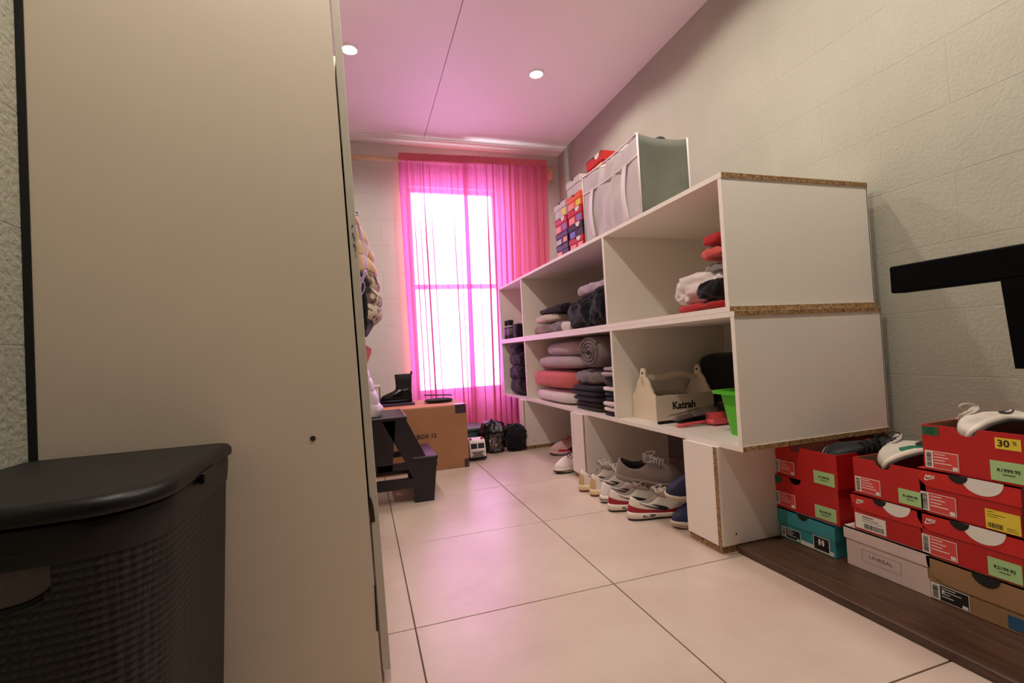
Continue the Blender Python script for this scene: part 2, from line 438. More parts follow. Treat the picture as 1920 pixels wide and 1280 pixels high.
def curtain(name, label, xt0, xt1, xb0, xb1, zb, seed, ybase, npl, ret=0.0):
    rnd = random.Random(seed); n = 560; mrows = 30
    pl_ = [(rnd.uniform(.55, 1.25), rnd.uniform(0, 6.28), rnd.uniform(.4, 1.3)) for _ in range(npl + 3)]
    zt = 2.425; rows = []
    for j in range(mrows + 1):
        v = j / mrows; z = zt + (zb - zt) * v
        head = max(0.0, 1 - (zt - z) / 0.10); row = []
        for i in range(n + 1):
            u = i / n
            q = u * npl + .35 * math.sin(u * 11 + seed) + .25 * math.sin(u * 5 + seed * 2 + v * .8)
            q = max(0, q); k = int(q); f = q - k
            a0, p0, w0 = pl_[min(k, len(pl_) - 1)]; a1, p1, w1 = pl_[min(k + 1, len(pl_) - 1)]
            sm = f * f * (3 - 2 * f); amp = a0 + (a1 - a0) * sm; ww = w0 + (w1 - w0) * sm
            ph = q * 6.283 + .5 * math.sin(v * 2.2 + seed)
            width = (xt1 - xt0) / npl
            x = (xt0 + (xt1 - xt0) * u) * (1 - v) + (xb0 + (xb1 - xb0) * u) * v
            edge = min(1, u * 12, (1 - u) * 12)
            x += width * .30 * amp * math.sin(ph + .6) * (.45 + .55 * min(1, v * 3)) * (1 - .6 * head) * edge      # doubled-back pleats
            y = ybase + (.014 * amp * math.cos(ph) + .006 * ww * math.cos(2.3 * ph + p0 * .2)) * (.5 + .5 * min(1, v * 2)) * (1 - .6 * head)
            y += .004 * math.sin(u * npl * 3.7 * 6.283) * max(0, 1 - v * 3) * (1 - head)
            if head > 0: y -= .010 * math.sin(head * PI) 
            zz = z + (.005 * math.sin(u * npl * 4.1 * 6.283) if j == 0 else 0) + .012 * (u - .5) * (1 - v)
            y += ret * max(0, 1 - u / .10) ** 1.3
            row.append((x, min(y, 4.10), zz))
        rows.append(row)
    c = thing(name, label, 'curtain', ((xt0 + xt1) / 2, ybase, zb))
    wpart('drop', grid(bmesh.new(), rows), CURT, c, smooth=True)
    hb = []
    for j in range(5):
        z = 2.420 - .060 * j / 4; hb.append([(xt0 + (xt1 - xt0) * i / 160, ybase - .016 - .0015 * math.sin(i * 1.9) , z + .012 * (i / 160 - .5) + (.004 * math.sin(i * 1.3) if j == 0 else 0)) for i in range(161)])
    wpart('heading', grid(bmesh.new(), hb), HEADM, c, smooth=True)
    return c
curtain('curtain', 'pink voile curtain left panel glowing over the bright window', 0.372, 0.945, 0.405, 0.925, 0.10, 3, 3.990, 9, .075)
curtain('curtain', 'pink voile curtain right panel hanging down behind the shelf unit', 0.905, 1.672, 0.865, 1.60, 0.05, 8, 3.955, 11)

# ------------------------------------------------------------------ wardrobe
xd = lambda z: 0.034 - 0.0285 * z              # slightly leaning door face
wr = thing('wardrobe', 'tall cream laminate wardrobe with its plain side panel facing the room', 'wardrobe', (-.28, 1.65, 0))
WY = 1.135; WE = 2.30; WL = -.5865
def slant(y0, y1, o0, o1, z0, z1, xleft=None):
    bm = bmesh.new(); P = []
    for z in (z0, z1):
        a = xd(z) + o0 if xleft is None else xleft
        P.append([(a, y0, z), (xd(z) + o1, y0, z), (xd(z) + o1, y1, z), (a, y1, z)])
    grid(bm, P, True, True, True); return bm
wpart('side_panel', slant(WY, WY + .018, 0, -.0215, 0.0, 2.12, WL), CREAM, wr, bevel=.0008)
wpart('side_panel', slant(WE - .018, WE, 0, -.0215, 0.0, 2.12, WL), CREAM, wr)
wpart('top_panel', bx(WL, -.06, WY + .018, WE - .018, 2.102, 2.12), CREAM, wr)
wpart('bottom_panel', bx(WL, -.01, WY + .018, WE - .018, .06, .078), CREAM, wr)
wpart('shelf', bx(WL + .01, -.045, WY + .018, WE - .018, 1.70, 1.716), CREAM, wr)
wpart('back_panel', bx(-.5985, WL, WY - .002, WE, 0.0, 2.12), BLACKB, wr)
d1 = wpart('door', slant(WY, 1.70, -.0175, 0.0, 0.03, 2.12), DOORW, wr, bevel=.001)
d2 = wpart('door', slant(1.705, WE, -.0175, 0.0, 0.03, 2.12), DOORW, wr, bevel=.001)
SCUFF = M('scuffed_bare_board', (52, 40, 30), 0.9, var=.4, vscale=90)
YE = WY - .0004
def chip(cx, cz, hw, hh, seed, y=YE):
    rnd = random.Random(seed); pts = []
    for k in range(14):
        a = 2 * PI * k / 14; s = rnd.uniform(.5, 1.15); pts.append((cx + hw * s * math.cos(a), cz + hh * s * math.sin(a)))
    return prism(bmesh.new(), pts, lambda a, b, t: (a, y - .0006 * t, b))
for (dx, pz, hw, hh, s_) in ((-.009, 1.010, .0014, .007, 1), (-.0065, 1.000, .0010, .009, 11), (-.0085, .986, .0013, .006, 2), (-.006, .978, .0011, .008, 5), (-.0085, 1.030, .0014, .004, 4), (-.007, .962, .0010, .004, 7)):
    wpart('scuff', chip(xd(pz) + dx, pz, hw, hh, s_), BLACKP, d1)
zz = .40
wpart('edge_chip', prism(bmesh.new(), [(xd(zz) - .018, zz - .040), (xd(zz) - .008, zz - .038), (xd(zz) - .010, zz - .005), (xd(zz) - .014, zz + .014), (xd(zz) - .018, zz + .02)], lambda a, b, t: (a, YE - .0006 * t, b)), SCUFF, d1)
wpart('edge_gap', prism(bmesh.new(), [(xd(.2) - .0225, .12), (xd(.2) - .0188, .12), (xd(.2) - .0195, .22), (xd(.2) - .0225, .225)], lambda a, b, t: (a, YE - .0006 * t, b)), BLACKP, d1)
wpart('screw', lathe(bmesh.new(), [(.001, -.0015), (.0035, -.0015), (.006, -.0005), (.006, .0005)], (-.107, YE, .561), 16, 'y'), M('dark_screw', (74, 62, 48), 0.5, metal=.6), wr)

# ------------------------------------------------------------------ shelf unit (two stacked cabinets on three plinth boxes)
SX0, SX1, SY0, SY1 = 1.155, 1.815, 1.258, 3.945
def cabinet(name, label, z0, z1, y0, dividers, ex=0.0):
    c = thing(name, label, 'shelf unit', (1.48, 2.6, z0)); t = .017
    P = []
    def board(nm, a, front=True, endcap=True):
        o = wpart(nm, bx(*a), MEL, c)
        if endcap:   # raw sawn chipboard end
            wpart('raw_edge', bx(a[0] + .002, a[1] - .001, a[2] - .0015, a[2] + .002, a[4] + .0005, a[5] - .0005), CHIP, o)
        return o
    board('top_board', (SX0 + ex, SX1, y0 - .002, SY1, z1 - t, z1))
    board('bottom_board', (SX0 + ex, SX1, y0 - .002, SY1, z0, z0 + t))
    for y in (y0, SY1 - t): wpart('end_panel', bx(SX0 + ex + .001, SX1, y, y + t, z0 + t, z1 - t), MEL, c, bevel=.0006)
    for y in dividers: wpart('divider', bx(SX0 + ex + .001, SX1 - .006, y, y + t, z0 + t, z1 - t), MEL, c, bevel=.0006)
    wpart('back_board', bx(SX1 - .004, SX1 + .002, y0, SY1, z0, z1), MEL, c)
    return c
cab_lo = cabinet('shelf_cabinet', 'lower white melamine shelf cabinet standing on plinth boxes', .3625, .818, 1.258, (2.052, 3.335))
cab_hi = cabinet('shelf_cabinet', 'upper white melamine shelf cabinet stacked on the lower one', .8185, 1.279, 1.276, (2.080, 3.345))
for k, (y0, y1, xb) in enumerate(((1.36, 1.535, 1.80), (2.375, 2.55, 1.66), (3.375, 3.50, 1.66))):
    lab = ['plinth box under the near end of the shelves, chipboard edge facing the room', 'middle plinth box under the shelves, between the pairs of shoes', 'far plinth box under the shelves beside the black bags'][k]
    p = thing('plinth_box', lab, 'plinth', (1.4, (y0 + y1) / 2, 0))
    z0, z1 = .025, .3622
    wpart('front_board', bx(1.138, 1.155, y0 + .016, y1, z0, z1), MEL, p)
    sidep = wpart('side_board', bx(1.140, xb, y0, y0 + .016, z0, z1), MEL, p)
    wpart('raw_edge', bx(1.1375, 1.141, y0 + .0005, y0 + .0155, z0, z1), CHIP, sidep)
    wpart('side_board', bx(1.155, xb, y1 - .016, y1, z0, z1), MEL, p)
    wpart('back_board', bx(xb - .016, xb, y0 + .016, y1 - .016, z0, z1), MEL, p)
    wpart('base_strip', bx(1.143, xb - .02, y0 + .004, y1 - .004, 0.0, z0), CHIP, p)
    wpart('screw_hole', lathe(bmesh.new(), [(.0008, -.0008), (.0035, -.0008), (.0035, .001)], (1.19 + .01, y0, .06), 10, 'y'), BLACKP, p)

# ------------------------------------------------------------------ shoe boxes
def barcode(bm, x0, x1, z0, z1, y, seed, vertical=True):
    rnd = random.Random(seed)
    if vertical:
        x = x0
        while x < x1:
            ww = rnd.choice((.0006, .001, .0016)); box(bm, x, min(x + ww, x1), y - .0003, y, z0, z1); x += ww + rnd.choice((.0007, .0012))
    else:
        z = z0
        while z < z1:
            ww = rnd.choice((.0006, .001, .0016)); box(bm, x0, x1, y - .0003, y, z, min(z + ww, z1)); z += ww + rnd.choice((.0007, .0012))
    return bm

def plate(name, x0, x1, z0, z1, y, mat, parent, th=.0006): return link(name, bx(x0, x1, y - th, y, z0, z1), mat, parent)

def size_label(root, x0, z0, w, h, field, y, number=None, black=False):
    lb = plate('size_label', x0, x0 + w, z0, z0 + h, y, WHITE, root)
    plate('label_field', x0 + w * .24, x0 + w - .0015, z0 + .0015, z0 + h - .0015, y - .0006, field, lb, .0003)
    bmz = barcode(bmesh.new(), x0 + .003, x0 + w * .19, z0 + .004, z0 + h - .004, y - .0006, int(x0 * 1e4) + 3, False)
    link('barcode', bmz, BLACKP, lb)
    bmz = bmesh.new(); rnd = random.Random(int(z0 * 1e4))
    for r_ in range(4):
        zz = z0 + h * (.82 - .17 * r_); box(bmz, x0 + w * .28, x0 + w * rnd.uniform(.5, .85), y - .0012, y - .0009, zz, zz + h * .045)
    link('print_lines', bmz, WHITE if (black or field is REDP) else INK, lb)
    plate('size_square', x0 + w * .82, x0 + w * .96, z0 + h * .06, z0 + h * .24, y - .0009, WHITE, lb, .0003)
    if number: text('lettering', number, h * .34, WHITE, lb, front_at(x0 + w * .33, y - .0013, z0 + h * .62))
    return lb

def price(root, x0, z0, w, h, y, txt, mat=GREENL):
    p = plate('price_sticker', x0, x0 + w, z0, z0 + h, y, mat, root)
    text('lettering', txt, h * .24, BLACKP, p, front_at(x0 + w * .5, y - .001, z0 + h * .55), bold=.0001)
    bmz = bmesh.new(); box(bmz, x0 + w * .33, x0 + w * .67, y - .0009, y - .0006, z0 + h * .32, z0 + h * .36); link('print_line', bmz, BLACKP, p)
    return p

def shoebox(label, x, yc, z, W, H, D, base, lid=None, open_top=False, group='shoe boxes stacked by the wall', jitter=0.0, notch=None, inside=BROWNI, lidh=.045, rounded=True, name='shoe_box'):
    r = thing(name, label, 'shoe box', (x, yc, z), R(-90) + jitter, group)
    t = .003; h = W / 2
    nx = notch if notch is not None else 0.0
    def front(nm, z0, z1, cut, y0, y1, mat, par, hw=h):
        pts = [(-hw, z0), (hw, z0), (hw, z1)]
        if cut:
            pts += [(cut[0] + cut[1] * math.cos(a), z1 - cut[1] * .9 * math.sin(a)) for a in [PI * k / 12 for k in range(13)]]
        pts += [(-hw, z1)]
        return link(nm, prism(bmesh.new(), pts, lambda a, b, t_: (a, y0 if t_ == 0 else y1, b)), mat, par)
    if open_top:
        front('front_wall', 0, H, (nx, .022), 0, t, base, r)
        bm = bmesh.new(); box(bm, -h, -h + t, t, D, 0, H); box(bm, h - t, h, t, D, 0, H); box(bm, -h + t, h - t, D - t, D, 0, H); box(bm, -h + t, h - t, t, D - t, 0, t)
        link('tray', bm, base, r)
        bm = bmesh.new(); box(bm, -h + t, -h + t + .001, t, D - t, t, H - .001); box(bm, h - t - .001, h - t, t, D - t, t, H - .001); box(bm, -h + t, h - t, D - t - .001, D - t, t, H - .001)
        link('lining', bm, inside, r)
    else:
        link('tray', bx(-h, h, 0, D, 0, H - .004), base, r, bevel=.001)
        e = .0035
        bm = bmesh.new(); box(bm, -h - e, h + e, -e, D + e, H - .004, H); box(bm, -h - e, -h - .0005, -e + .002, D + e, H - lidh, H - .004); box(bm, h + .0005, h + e, -e + .002, D + e, H - lidh, H - .004); box(bm, -h, h, D + .0005, D + e, H - lidh, H - .004)
        ld = link('lid', bm, lid or base, r)
        hw = h + e; zb = H - lidh; rr = lidh * .8 if rounded else .001
        pts = [(-hw + rr - rr * math.sin(R(90) * k / 6), zb + rr - rr * math.cos(R(90) * k / 6)) for k in range(7)] + [(-hw, H), (hw, H), (hw, zb)]
        link('lid_flap', prism(bmesh.new(), pts, lambda a, b, t_: (a, -e + .0028 * t_, b)), lid or base, ld)
        r['lid_y'] = -e
    return r

def halfdisc(name, cx, z1, rad, y, mat, parent, sq=.95, dark=None):
    pts = [(cx + rad * math.cos(PI * k / 16), z1 - rad * sq * math.sin(PI * k / 16)) for k in range(17)]
    return link(name, prism(bmesh.new(), pts, lambda a, b, t: (a, y - .0005 * t, b)), mat, parent)

def logo(parent, x0, z0, w, y, mat):
    bm = prism(bmesh.new(), [(x0 + a * w, z0 + b * w * .82) for a, b in SWOOSH], lambda a, b, t: (a, y - .0005 * t, b))
    link('swoosh_mark', bm, mat, parent)
    text('lettering', 'NIKE', w * .34, mat, parent, front_at(x0 + w * .45, y - .0006, z0 + w * .40, 0), shear=.3, bold=w * .012)

def red_lid(r, W, H, lidh=.046):
    y = -.0040; lid = [c for c in r.children if c.name.startswith('lid')][0]
    halfdisc('white_half_disc', W * .17, H - .001, W * .205, y, WHITE, lid, .88)
    halfdisc('thumb_hole', -W * .06, H - .001, W * .10, y - .0006, BLACKP, lid, .95)
    logo(lid, -W * .43, H - lidh * .62, W * .14, y, WHITE)

XF = 1.39
# left stack
r = shoebox('turquoise lidded shoe box at the bottom of the far stack', XF - .005, 1.25, .025, .208, .104, .31, TEAL, TEAL, rounded=False, lidh=.05)
halfdisc('thumb_hole', -.005, .1035, .02, -.0042, BLACKP, r)
size_label(r, -.096, .006, .075, .034, BLACKP, -.0006, black=True)
plate('pale_band', -.02, .098, .003, .016, -.0003, WHITE, r)
fl = plate('footprint_label', .028, .086, .006, .052, -.0009, WHITE, r); plate('label_field', .031, .083, .009, .049, -.0016, BLACKP, fl, .0003)
fb = bmesh.new()
for sx in (-1, 1):
    pts = [(.057 + sx * (.006 + .0045 * math.cos(a)), .034 + .0105 * math.sin(a)) for a in [2 * PI * k / 14 for k in range(14)]]
    prism(fb, pts, lambda a, b, t: (a, -.0020 - .0003 * t, b))
link('footprint_mark', fb, WHITE, fl)
def plain_red(r, W, H, tag_green=True, ptxt='R2199.95'):
    size_label(r, -W * .47, .010, W * .33, H * .40, REDP, -.0006)
    price(r, W * .16, .006, W * .30, H * .38, -.0006, ptxt)
    if tag_green: plate('green_sticker', -W * .49, -W * .34, H * .76, H * .97, -.0006, GREEND, r)
r = shoebox('red open shoe box in the middle of the far stack, above the turquoise one', XF - .003, 1.25, .1295, .242, .112, .31, RED, open_top=True, notch=-.03, jitter=R(1.5)); plain_red(r, .242, .112)
r = shoebox('red open shoe box on top of the far stack holding black shoes', XF, 1.248, .242, .245, .108, .31, RED, open_top=True, notch=-.03, jitter=R(-1.0)); plain_red(r, .245, .108, False, 'R1799.95')
# middle stack
r = shoebox('pale pink lidded shoe box at the bottom of the middle stack', XF, 1.0, .025, .226, .116, .31, PALE, PALE, rounded=False, lidh=.036)
text('lettering', 'UNREAL', .014, M('grey_print', (128, 110, 106), .7), r, front_at(-.012, -.0006, .045), sx=1.25)
fb = bmesh.new()
for a in ((-.066, .042, .0605, .0611), (-.066, .042, .0274, .028), (-.066, -.0654, .028, .0605), (.0414, .042, .028, .0605)): box(fb, a[0], a[1], -.0006, 0, a[2], a[3])
link('print_frame', fb, MATS['grey_print'], r)
r = shoebox('red lidded shoe box with white barcode label, middle stack above the pale box', XF, .99, .1415, .186, .107, .31, RED, REDL); red_lid(r, .186, .107)
lb = plate('barcode_label', -.088, .000, .006, .050, -.0006, WHITE, r); link('barcode', barcode(bmesh.new(), -.062, -.006, .010, .024, -.0012, 5), BLACKP, lb)
fb = bmesh.new(); box(fb, -.066, -.035, -.0015, -.0012, .042, .0445); box(fb, -.066, -.02, -.0015, -.0012, .036, .0375); box(fb, -.066, -.01, -.0015, -.0012, .030, .0312); link('print_lines', fb, BLACKP, lb)
r = shoebox('red open shoe box on the middle stack holding a white and green sneaker', XF, .978, .2495, .192, .106, .31, RED, open_top=True, notch=-.01)
size_label(r, -.092, .008, .072, .044, REDP, -.0006); price(r, .028, .006, .06, .04, -.0006, 'R1899.95')
# right stack
r = shoebox('brown kraft shoe box at the bottom of the near stack', XF, .775, .025, .225, .110, .31, BROWN, BROWN, lidh=.06)
halfdisc('thumb_hole', .010, .109, .028, -.0042, BLACKP, r); size_label(r, -.110, .004, .082, .040, BLACKP, -.0006, number='8', black=True)
plate('blue_sticker', .045, .11, .006, .036, -.0006, BLUEST, r)
r = shoebox('red lidded shoe box with a green price sticker, near stack above the brown one', XF, .798, .1355, .208, .112, .31, RED, REDL); red_lid(r, .208, .112)
size_label(r, -.101, .006, .078, .048, REDP, -.0006); price(r, .038, .004, .062, .044, -.0006, 'R2199.95')
r = shoebox('red lidded shoe box with a yellow barcode sticker, near stack', XF, .794, .248, .204, .114, .31, RED, REDL); red_lid(r, .204, .114)
size_label(r, -.100, .006, .078, .048, REDP, -.0006)
ys = plate('yellow_sticker', .036, .100, .002, .048, -.0006, YELL, r); link('barcode', barcode(bmesh.new(), .040, .068, .006, .017, -.0012, 9), BLACKP, ys)
fb = bmesh.new()
for k_, (a0, a1, z0) in enumerate(((.040, .052, .042), (.040, .074, .036), (.040, .060, .031), (.074, .092, .012), (.074, .096, .007))): box(fb, a0, a1, -.0012, -.0009, z0, z0 + .0014)
link('print_lines', fb, INK, ys)
r = shoebox('red open shoe box on top of the near stack with a yellow 30% sticker', XF, .778, .363, .203, .116, .31, RED, open_top=True, notch=-.006, jitter=R(1.5))
size_label(r, -.097, .006, .072, .044, REDP, -.0006); price(r, .036, .004, .066, .046, -.0006, 'R1999.95')
plate('green_sticker', -.100, -.064, .090, .112, -.0006, GREEND, r)
for tx in ('LAST', 'PAIRS'): text('lettering', tx, .007, M('sticker_ink', (14, 52, 34), .6), r, front_at(-.082, -.0013, .106 if tx == 'LAST' else .097))
ys = plate('discount_sticker', .048, .094, .078, .104, -.0006, YELL, r); text('lettering', '30', .022, BLACKP, ys, front_at(.063, -.0013, .091), bold=.0004); text('lettering', '%', .013, BLACKP, ys, front_at(.083, -.0013, .094))
# boxes standing behind, against the wall
r = shoebox('red lidded shoe box behind the middle stack against the wall', XR - .145, 1.0, .025, .34, .31, .13, RED, REDL, rounded=False, group=None); plate('white_label', .05, .12, .27, .30, -.004, WHITE, r)

# plank under the stacks
pk = solo('wooden_plank', bx(1.195, 1.80, -.30, 1.352, 0.0, .0245), PLANK, 'dark brown wooden plank lying on the floor under the shoe boxes', 'plank', (1.5, .6, 0), bevel=.002)

# ------------------------------------------------------------------ sneakers
def sneaker(label, loc, rz, up, sole=(226, 214, 200), outs=(60, 52, 48), band=None, swoosh=None, lace=(226, 218, 206), lining=(196, 184, 176), L=.29, tilt=(0, 0), group='shoes under the shelves', heel=None, window=False, stripe=None, tongue=None, cat='shoe', name='sneaker', lacecount=6, hs=1.0, side=-1):
    def c2(n, c, **k): return M('%s_%d_%d_%d' % ((n,) + tuple(c)), c, **k)
    root = thing(name, label, cat, loc, group=group, rot=(tilt[0], tilt[1], rz))
    def hw(t):
        pts = [(0, .030), (.12, .035), (.4, .033), (.7, .0475), (.88, .044), (1, .030)]
        for (a, b), (c, d) in zip(pts, pts[1:]):
            if t <= c: return b + (d - b) * (t - a) / (c - a)
        return .03
    def sgp(v, p): return math.copysign(abs(v) ** p, v)
    def foot(th, off=0.0):
        c, s = math.cos(th), math.sin(th)
        t = .5 + .5 * sgp(c, .9)
        return Vector((L * t + off * c, (hw(t) * .98 + off) * sgp(s, .62), 0))
    def top_sole(t): return .026 + .010 * max(0, 1 - t * 2.2) + .006 * max(0, t - .75) * 4
    def collar(th):
        c, s = math.cos(th), math.sin(th)
        x = L * (.275 + .232 * c); z = .064 + (.042 if c > 0 else .030) * c * c
        return Vector((x, .027 * s, z * hs))
    def P(th, u, off=0.0):
        f, g = foot(th), collar(th); k = max(0, math.cos(th)) ** .7
        sxy = (1 - k) * u ** 1.7 + k * (1 - math.cos(u * PI / 2)) ; sz = (1 - k) * u + k * (.5 * math.sin(u * PI / 2) + .5 * u)
        z0 = top_sole(f.x / L) - .004
        p = Vector((f.x + (g.x - f.x) * sxy, f.y + (g.y - f.y) * sxy, z0 + (g.z - z0) * sz))
        if off:
            e = .01
            a = P(th + e, u) - P(th - e, u); b = P(th, min(1, u + e)) - P(th, max(0, u - e)); n = a.cross(b)
            if n.length > 1e-12: p += n.normalized() * off
        return p
    N = 40; ths = [2 * PI * k / N for k in range(N)]
    us = [0, .08, .18, .3, .42, .54, .66, .78, .9, 1]
    body = link('upper', grid(bmesh.new(), [[P(t, u) for t in ths] for u in us] + [[collar(t) * 1.0 + Vector((0, 0, .002)) - Vector((0, collar(t).y * .12, 0)) - Vector(((collar(t).x - L * .275) * .06, 0, 0)) for t in ths]], True), c2('shoe_upper', up, rough=.6, bump=.25, bscale=260, var=.04, vscale=30), root, smooth=True)
    rows = []
    for k_, zz in ((.88, 1.0), (.82, .8), (.86, .5), (.9, .42)):
        rows.append([(L * .275 + (collar(t).x - L * .275) * k_, collar(t).y * k_, collar(t).z * zz) for t in ths])
    link('lining', grid(bmesh.new(), rows, True, False, True), c2('shoe_lining', lining, rough=.9), root, smooth=True)
    # midsole and outsole
    def ring(off, zf): return [foot(t, off) + Vector((0, 0, zf(foot(t).x / L))) for t in ths]
    spring = lambda t: .012 * max(0, t - .72) ** 2 * 12
    rows = [ring(.000, lambda t: .007 + spring(t)), ring(.0045, lambda t: .012 + spring(t)), ring(.0045, lambda t: max(.014, top_sole(t) - .004)), ring(.001, lambda t: top_sole(t))]
    sl = link('midsole', grid(bmesh.new(), rows, True, True, True), c2('shoe_sole', sole, rough=.55), root, smooth=True)
    link('outsole', grid(bmesh.new(), [ring(-.004, lambda t: 0.0 + spring(t)), ring(.001, lambda t: .001 + spring(t)), ring(.001, lambda t: .008 + spring(t))], True, True, True), c2('shoe_outsole', outs, rough=.7), root, smooth=True)
    if stripe:
        link('sole_stripe', grid(bmesh.new(), [ring(.0052, lambda t: .016), ring(.0052, lambda t: .020)], True), c2('shoe_trim', stripe, rough=.6), sl)
    if window:
        bm = bmesh.new()
        for s_ in (-1, 1):
            pts = []
            for k_ in range(16):
                a = 2 * PI * k_ / 16; xx = .075 + .028 * sgp(math.cos(a), .5); z_ = .019 + .0055 * sgp(math.sin(a), .7)
                th = math.acos(max(-1, min(1, sgp(2 * xx / L - 1, 1 / .9)))) * s_; q = foot(th, .0052); pts.append((xx, q.y, z_))
            vs = [bm.verts.new(p) for p in pts]; bm.faces.new(vs)
        link('air_window', bm, c2('shoe_window', (92, 78, 70), rough=.25), sl)
    def strip(nm, t0, t1, u0, u1, col, both=True, n=22, off=.0013):
        bm = bmesh.new()
        for s_ in ((-1, 1) if both else (side,)):
            rows = []
            for k_ in range(n + 1):
                th = (t0 + (t1 - t0) * k_ / n) * s_
                uu0 = u0(k_ / n) if callable(u0) else u0; uu1 = u1(k_ / n) if callable(u1) else u1
                rows.append([P(th, uu0 + (uu1 - uu0) * q / 4, off) for q in range(5)])
            grid(bm, rows)
        link(nm, bm, c2('shoe_trim', col, rough=.6), root, smooth=True)
    if band: strip('mudguard', R(50), R(180), .0, lambda q: .30 + .22 * q, band)
    if heel: strip('heel_patch', R(150), R(180), .05, .75, heel)
    strip('toe_cap', R(0), R(46), .0, .26, tuple(int(v * .96) for v in up), off=.0009)
    if swoosh:
        lo = [(0, .10), (.05, .03), (.1, 0), (.2, .01), (.3, .05), (1, .44)]; hi = [(0, .14), (.05, .26), (.12, .38), (.16, .40), (.2, .16), (.3, .165), (1, .45)]
        def f(tab, q):
            for (a, b), (c, d) in zip(tab, tab[1:]):
                if q <= c: return b + (d - b) * (q - a) / (c - a)
            return tab[-1][1]
        def th_of(q): 
            xx = .185 - .145 * q          # hook towards the toe, tail to the heel
            return math.acos(max(-1, min(1, sgp(2 * xx / L - 1, 1 / .9))))
        bm = bmesh.new()
        for s_ in (-1, 1):
            rows = []
            for k_ in range(25):
                q = k_ / 24; th = th_of(q) * s_
                a, b = .34 + f(lo, q) * 1.5, .36 + f(hi, q) * 1.6
                rows.append([P(th, min(.97, a + (b - a) * w_ / 2),   .0022) for w_ in range(3)])
            grid(bm, rows)
        link('swoosh_mark', bm, c2('shoe_trim', swoosh, rough=.5), root, smooth=True)
    # tongue and laces
    ridge = [P(0, .3 + .7 * k_ / 30) for k_ in range(31)]
    def zr(x):
        for a, b in zip(ridge, ridge[1:]):
            if b.x <= x <= a.x: return a.z + (b.z - a.z) * (a.x - x) / max(1e-9, a.x - b.x)
        return ridge[-1].z + (ridge[-1].x - x) * .55
    rows = []
    for k_ in range(9):
        q = k_ / 8; x = L * (.66 - .26 * q); zc = zr(x) + .001 + .004 * q
        rows.append([(x, -.024 + .048 * j / 6, zc - .016 * ((j - 3) / 3) ** 2) for j in range(7)] + [(x - .003, .024 - .048 * j / 6, zc - .006 - .016 * ((j - 3) / 3) ** 2) for j in range(7)])
    link('tongue', grid(bmesh.new(), rows, True, True, True), c2('shoe_tongue', tongue or tuple(int(v * .9) for v in up), rough=.8, bump=.2), root, smooth=True)
    bm = bmesh.new(); rnd = random.Random(int(loc[1] * 1000))
    for k_ in range(lacecount):
        x = L * (.50 + .21 * k_ / lacecount); zc = zr(x) + .0045
        sk = .006 if k_ % 2 else -.006
        tube(bm, [(x + sk * (j - 3) / 3, -.022 + .044 * j / 6, zc + .002 - .014 * ((j - 3) / 3) ** 2) for j in range(7)], .0024, 5)
    x = L * .5; zc = zr(x) + .008
    for s_ in (-1, 1):
        tube(bm, [(x + .02 * math.sin(a) , s_ * (.006 + .020 * abs(math.sin(a / 2)) ** 1.2 + .006 * a / 6), zc + .008 * math.sin(a * .9)) for a in [5.6 * j / 12 for j in range(13)]], .0020, 5)
    link('laces', bm, c2('shoe_lace', lace, rough=.9), root, smooth=True)
    return root

WHT = (222, 210, 200)
sneaker('white and tan sneaker with red outsole, heel out, next to the middle plinth', (1.03, 2.245, 0), R(-2), WHT, sole=(226, 204, 160), outs=(122, 26, 24), heel=(198, 160, 118), swoosh=(20, 18, 18), hs=1.15)
sneaker('white and tan sneaker with red outsole, second from the middle plinth', (1.045, 2.150, 0), R(-3), WHT, sole=(226, 204, 160), outs=(122, 26, 24), heel=(198, 160, 118), swoosh=(20, 18, 18), hs=1.12)
sneaker('white sneaker with a thin black sole stripe, third from the middle plinth', (1.04, 2.035, 0), R(-3), (226, 216, 212), stripe=(18, 18, 20), outs=(40, 36, 36), swoosh=(24, 22, 24))
sneaker('white sneaker with red mudguard, half hidden behind its twin', (1.015, 1.915, 0), R(-5), (218, 206, 192), band=(150, 24, 36), swoosh=(24, 26, 34), window=True, outs=(44, 42, 42))
sneaker('white sneaker with red mudguard and black swoosh, frontmost of the row', (1.035, 1.785, 0), R(-6), (218, 206, 192), band=(150, 24, 36), swoosh=(24, 26, 34), window=True, outs=(44, 42, 42))
sneaker('grey knit sneaker with many laces lying on top of the row', (1.085, 1.965, .135), R(-30), (150, 138, 134), sole=(160, 150, 146), outs=(140, 130, 126), lace=(168, 156, 148), lining=(86, 78, 76), lacecount=10, tilt=(R(36), R(4)), hs=1.25)
sneaker('navy sneaker with cream sole standing on the floor beside the near plinth', (1.425, 1.655, 0), R(186), (32, 36, 70), sole=(206, 192, 170), outs=(196, 180, 158), lace=(40, 44, 80), lining=(20, 22, 40))
sneaker('navy sneaker with cream sole resting on top of its mate', (1.42, 1.675, .124), R(184), (32, 34, 64), sole=(206, 192, 170), outs=(206, 190, 164), lace=(40, 44, 80), lining=(20, 22, 40), tilt=(R(-18), R(4)))
sneaker('pink and red running shoe in the far opening under the shelves', (1.50, 3.06, 0), R(172), (206, 166, 164), sole=(214, 176, 170), outs=(90, 70, 74), band=(186, 30, 40), swoosh=(20, 16, 18), lace=(190, 60, 66), lining=(24, 20, 22))
sneaker('white and black running shoe beside the middle plinth in the far opening', (1.33, 2.70, 0), R(196), (220, 206, 198), sole=(214, 196, 176), outs=(50, 46, 44), swoosh=(18, 18, 20), band=None, lace=(30, 28, 28), lining=(20, 20, 22), stripe=(30, 28, 28))
cushion('blue_bag', 'dark blue fabric bag stuffed under the shelves behind the running shoes', 'bag', (1.56, 2.93, 0), (.26, .34, .33), fabric('navy_nylon', (24, 34, 82)), seed=4, amp=.03, e=.7, crease=.3)

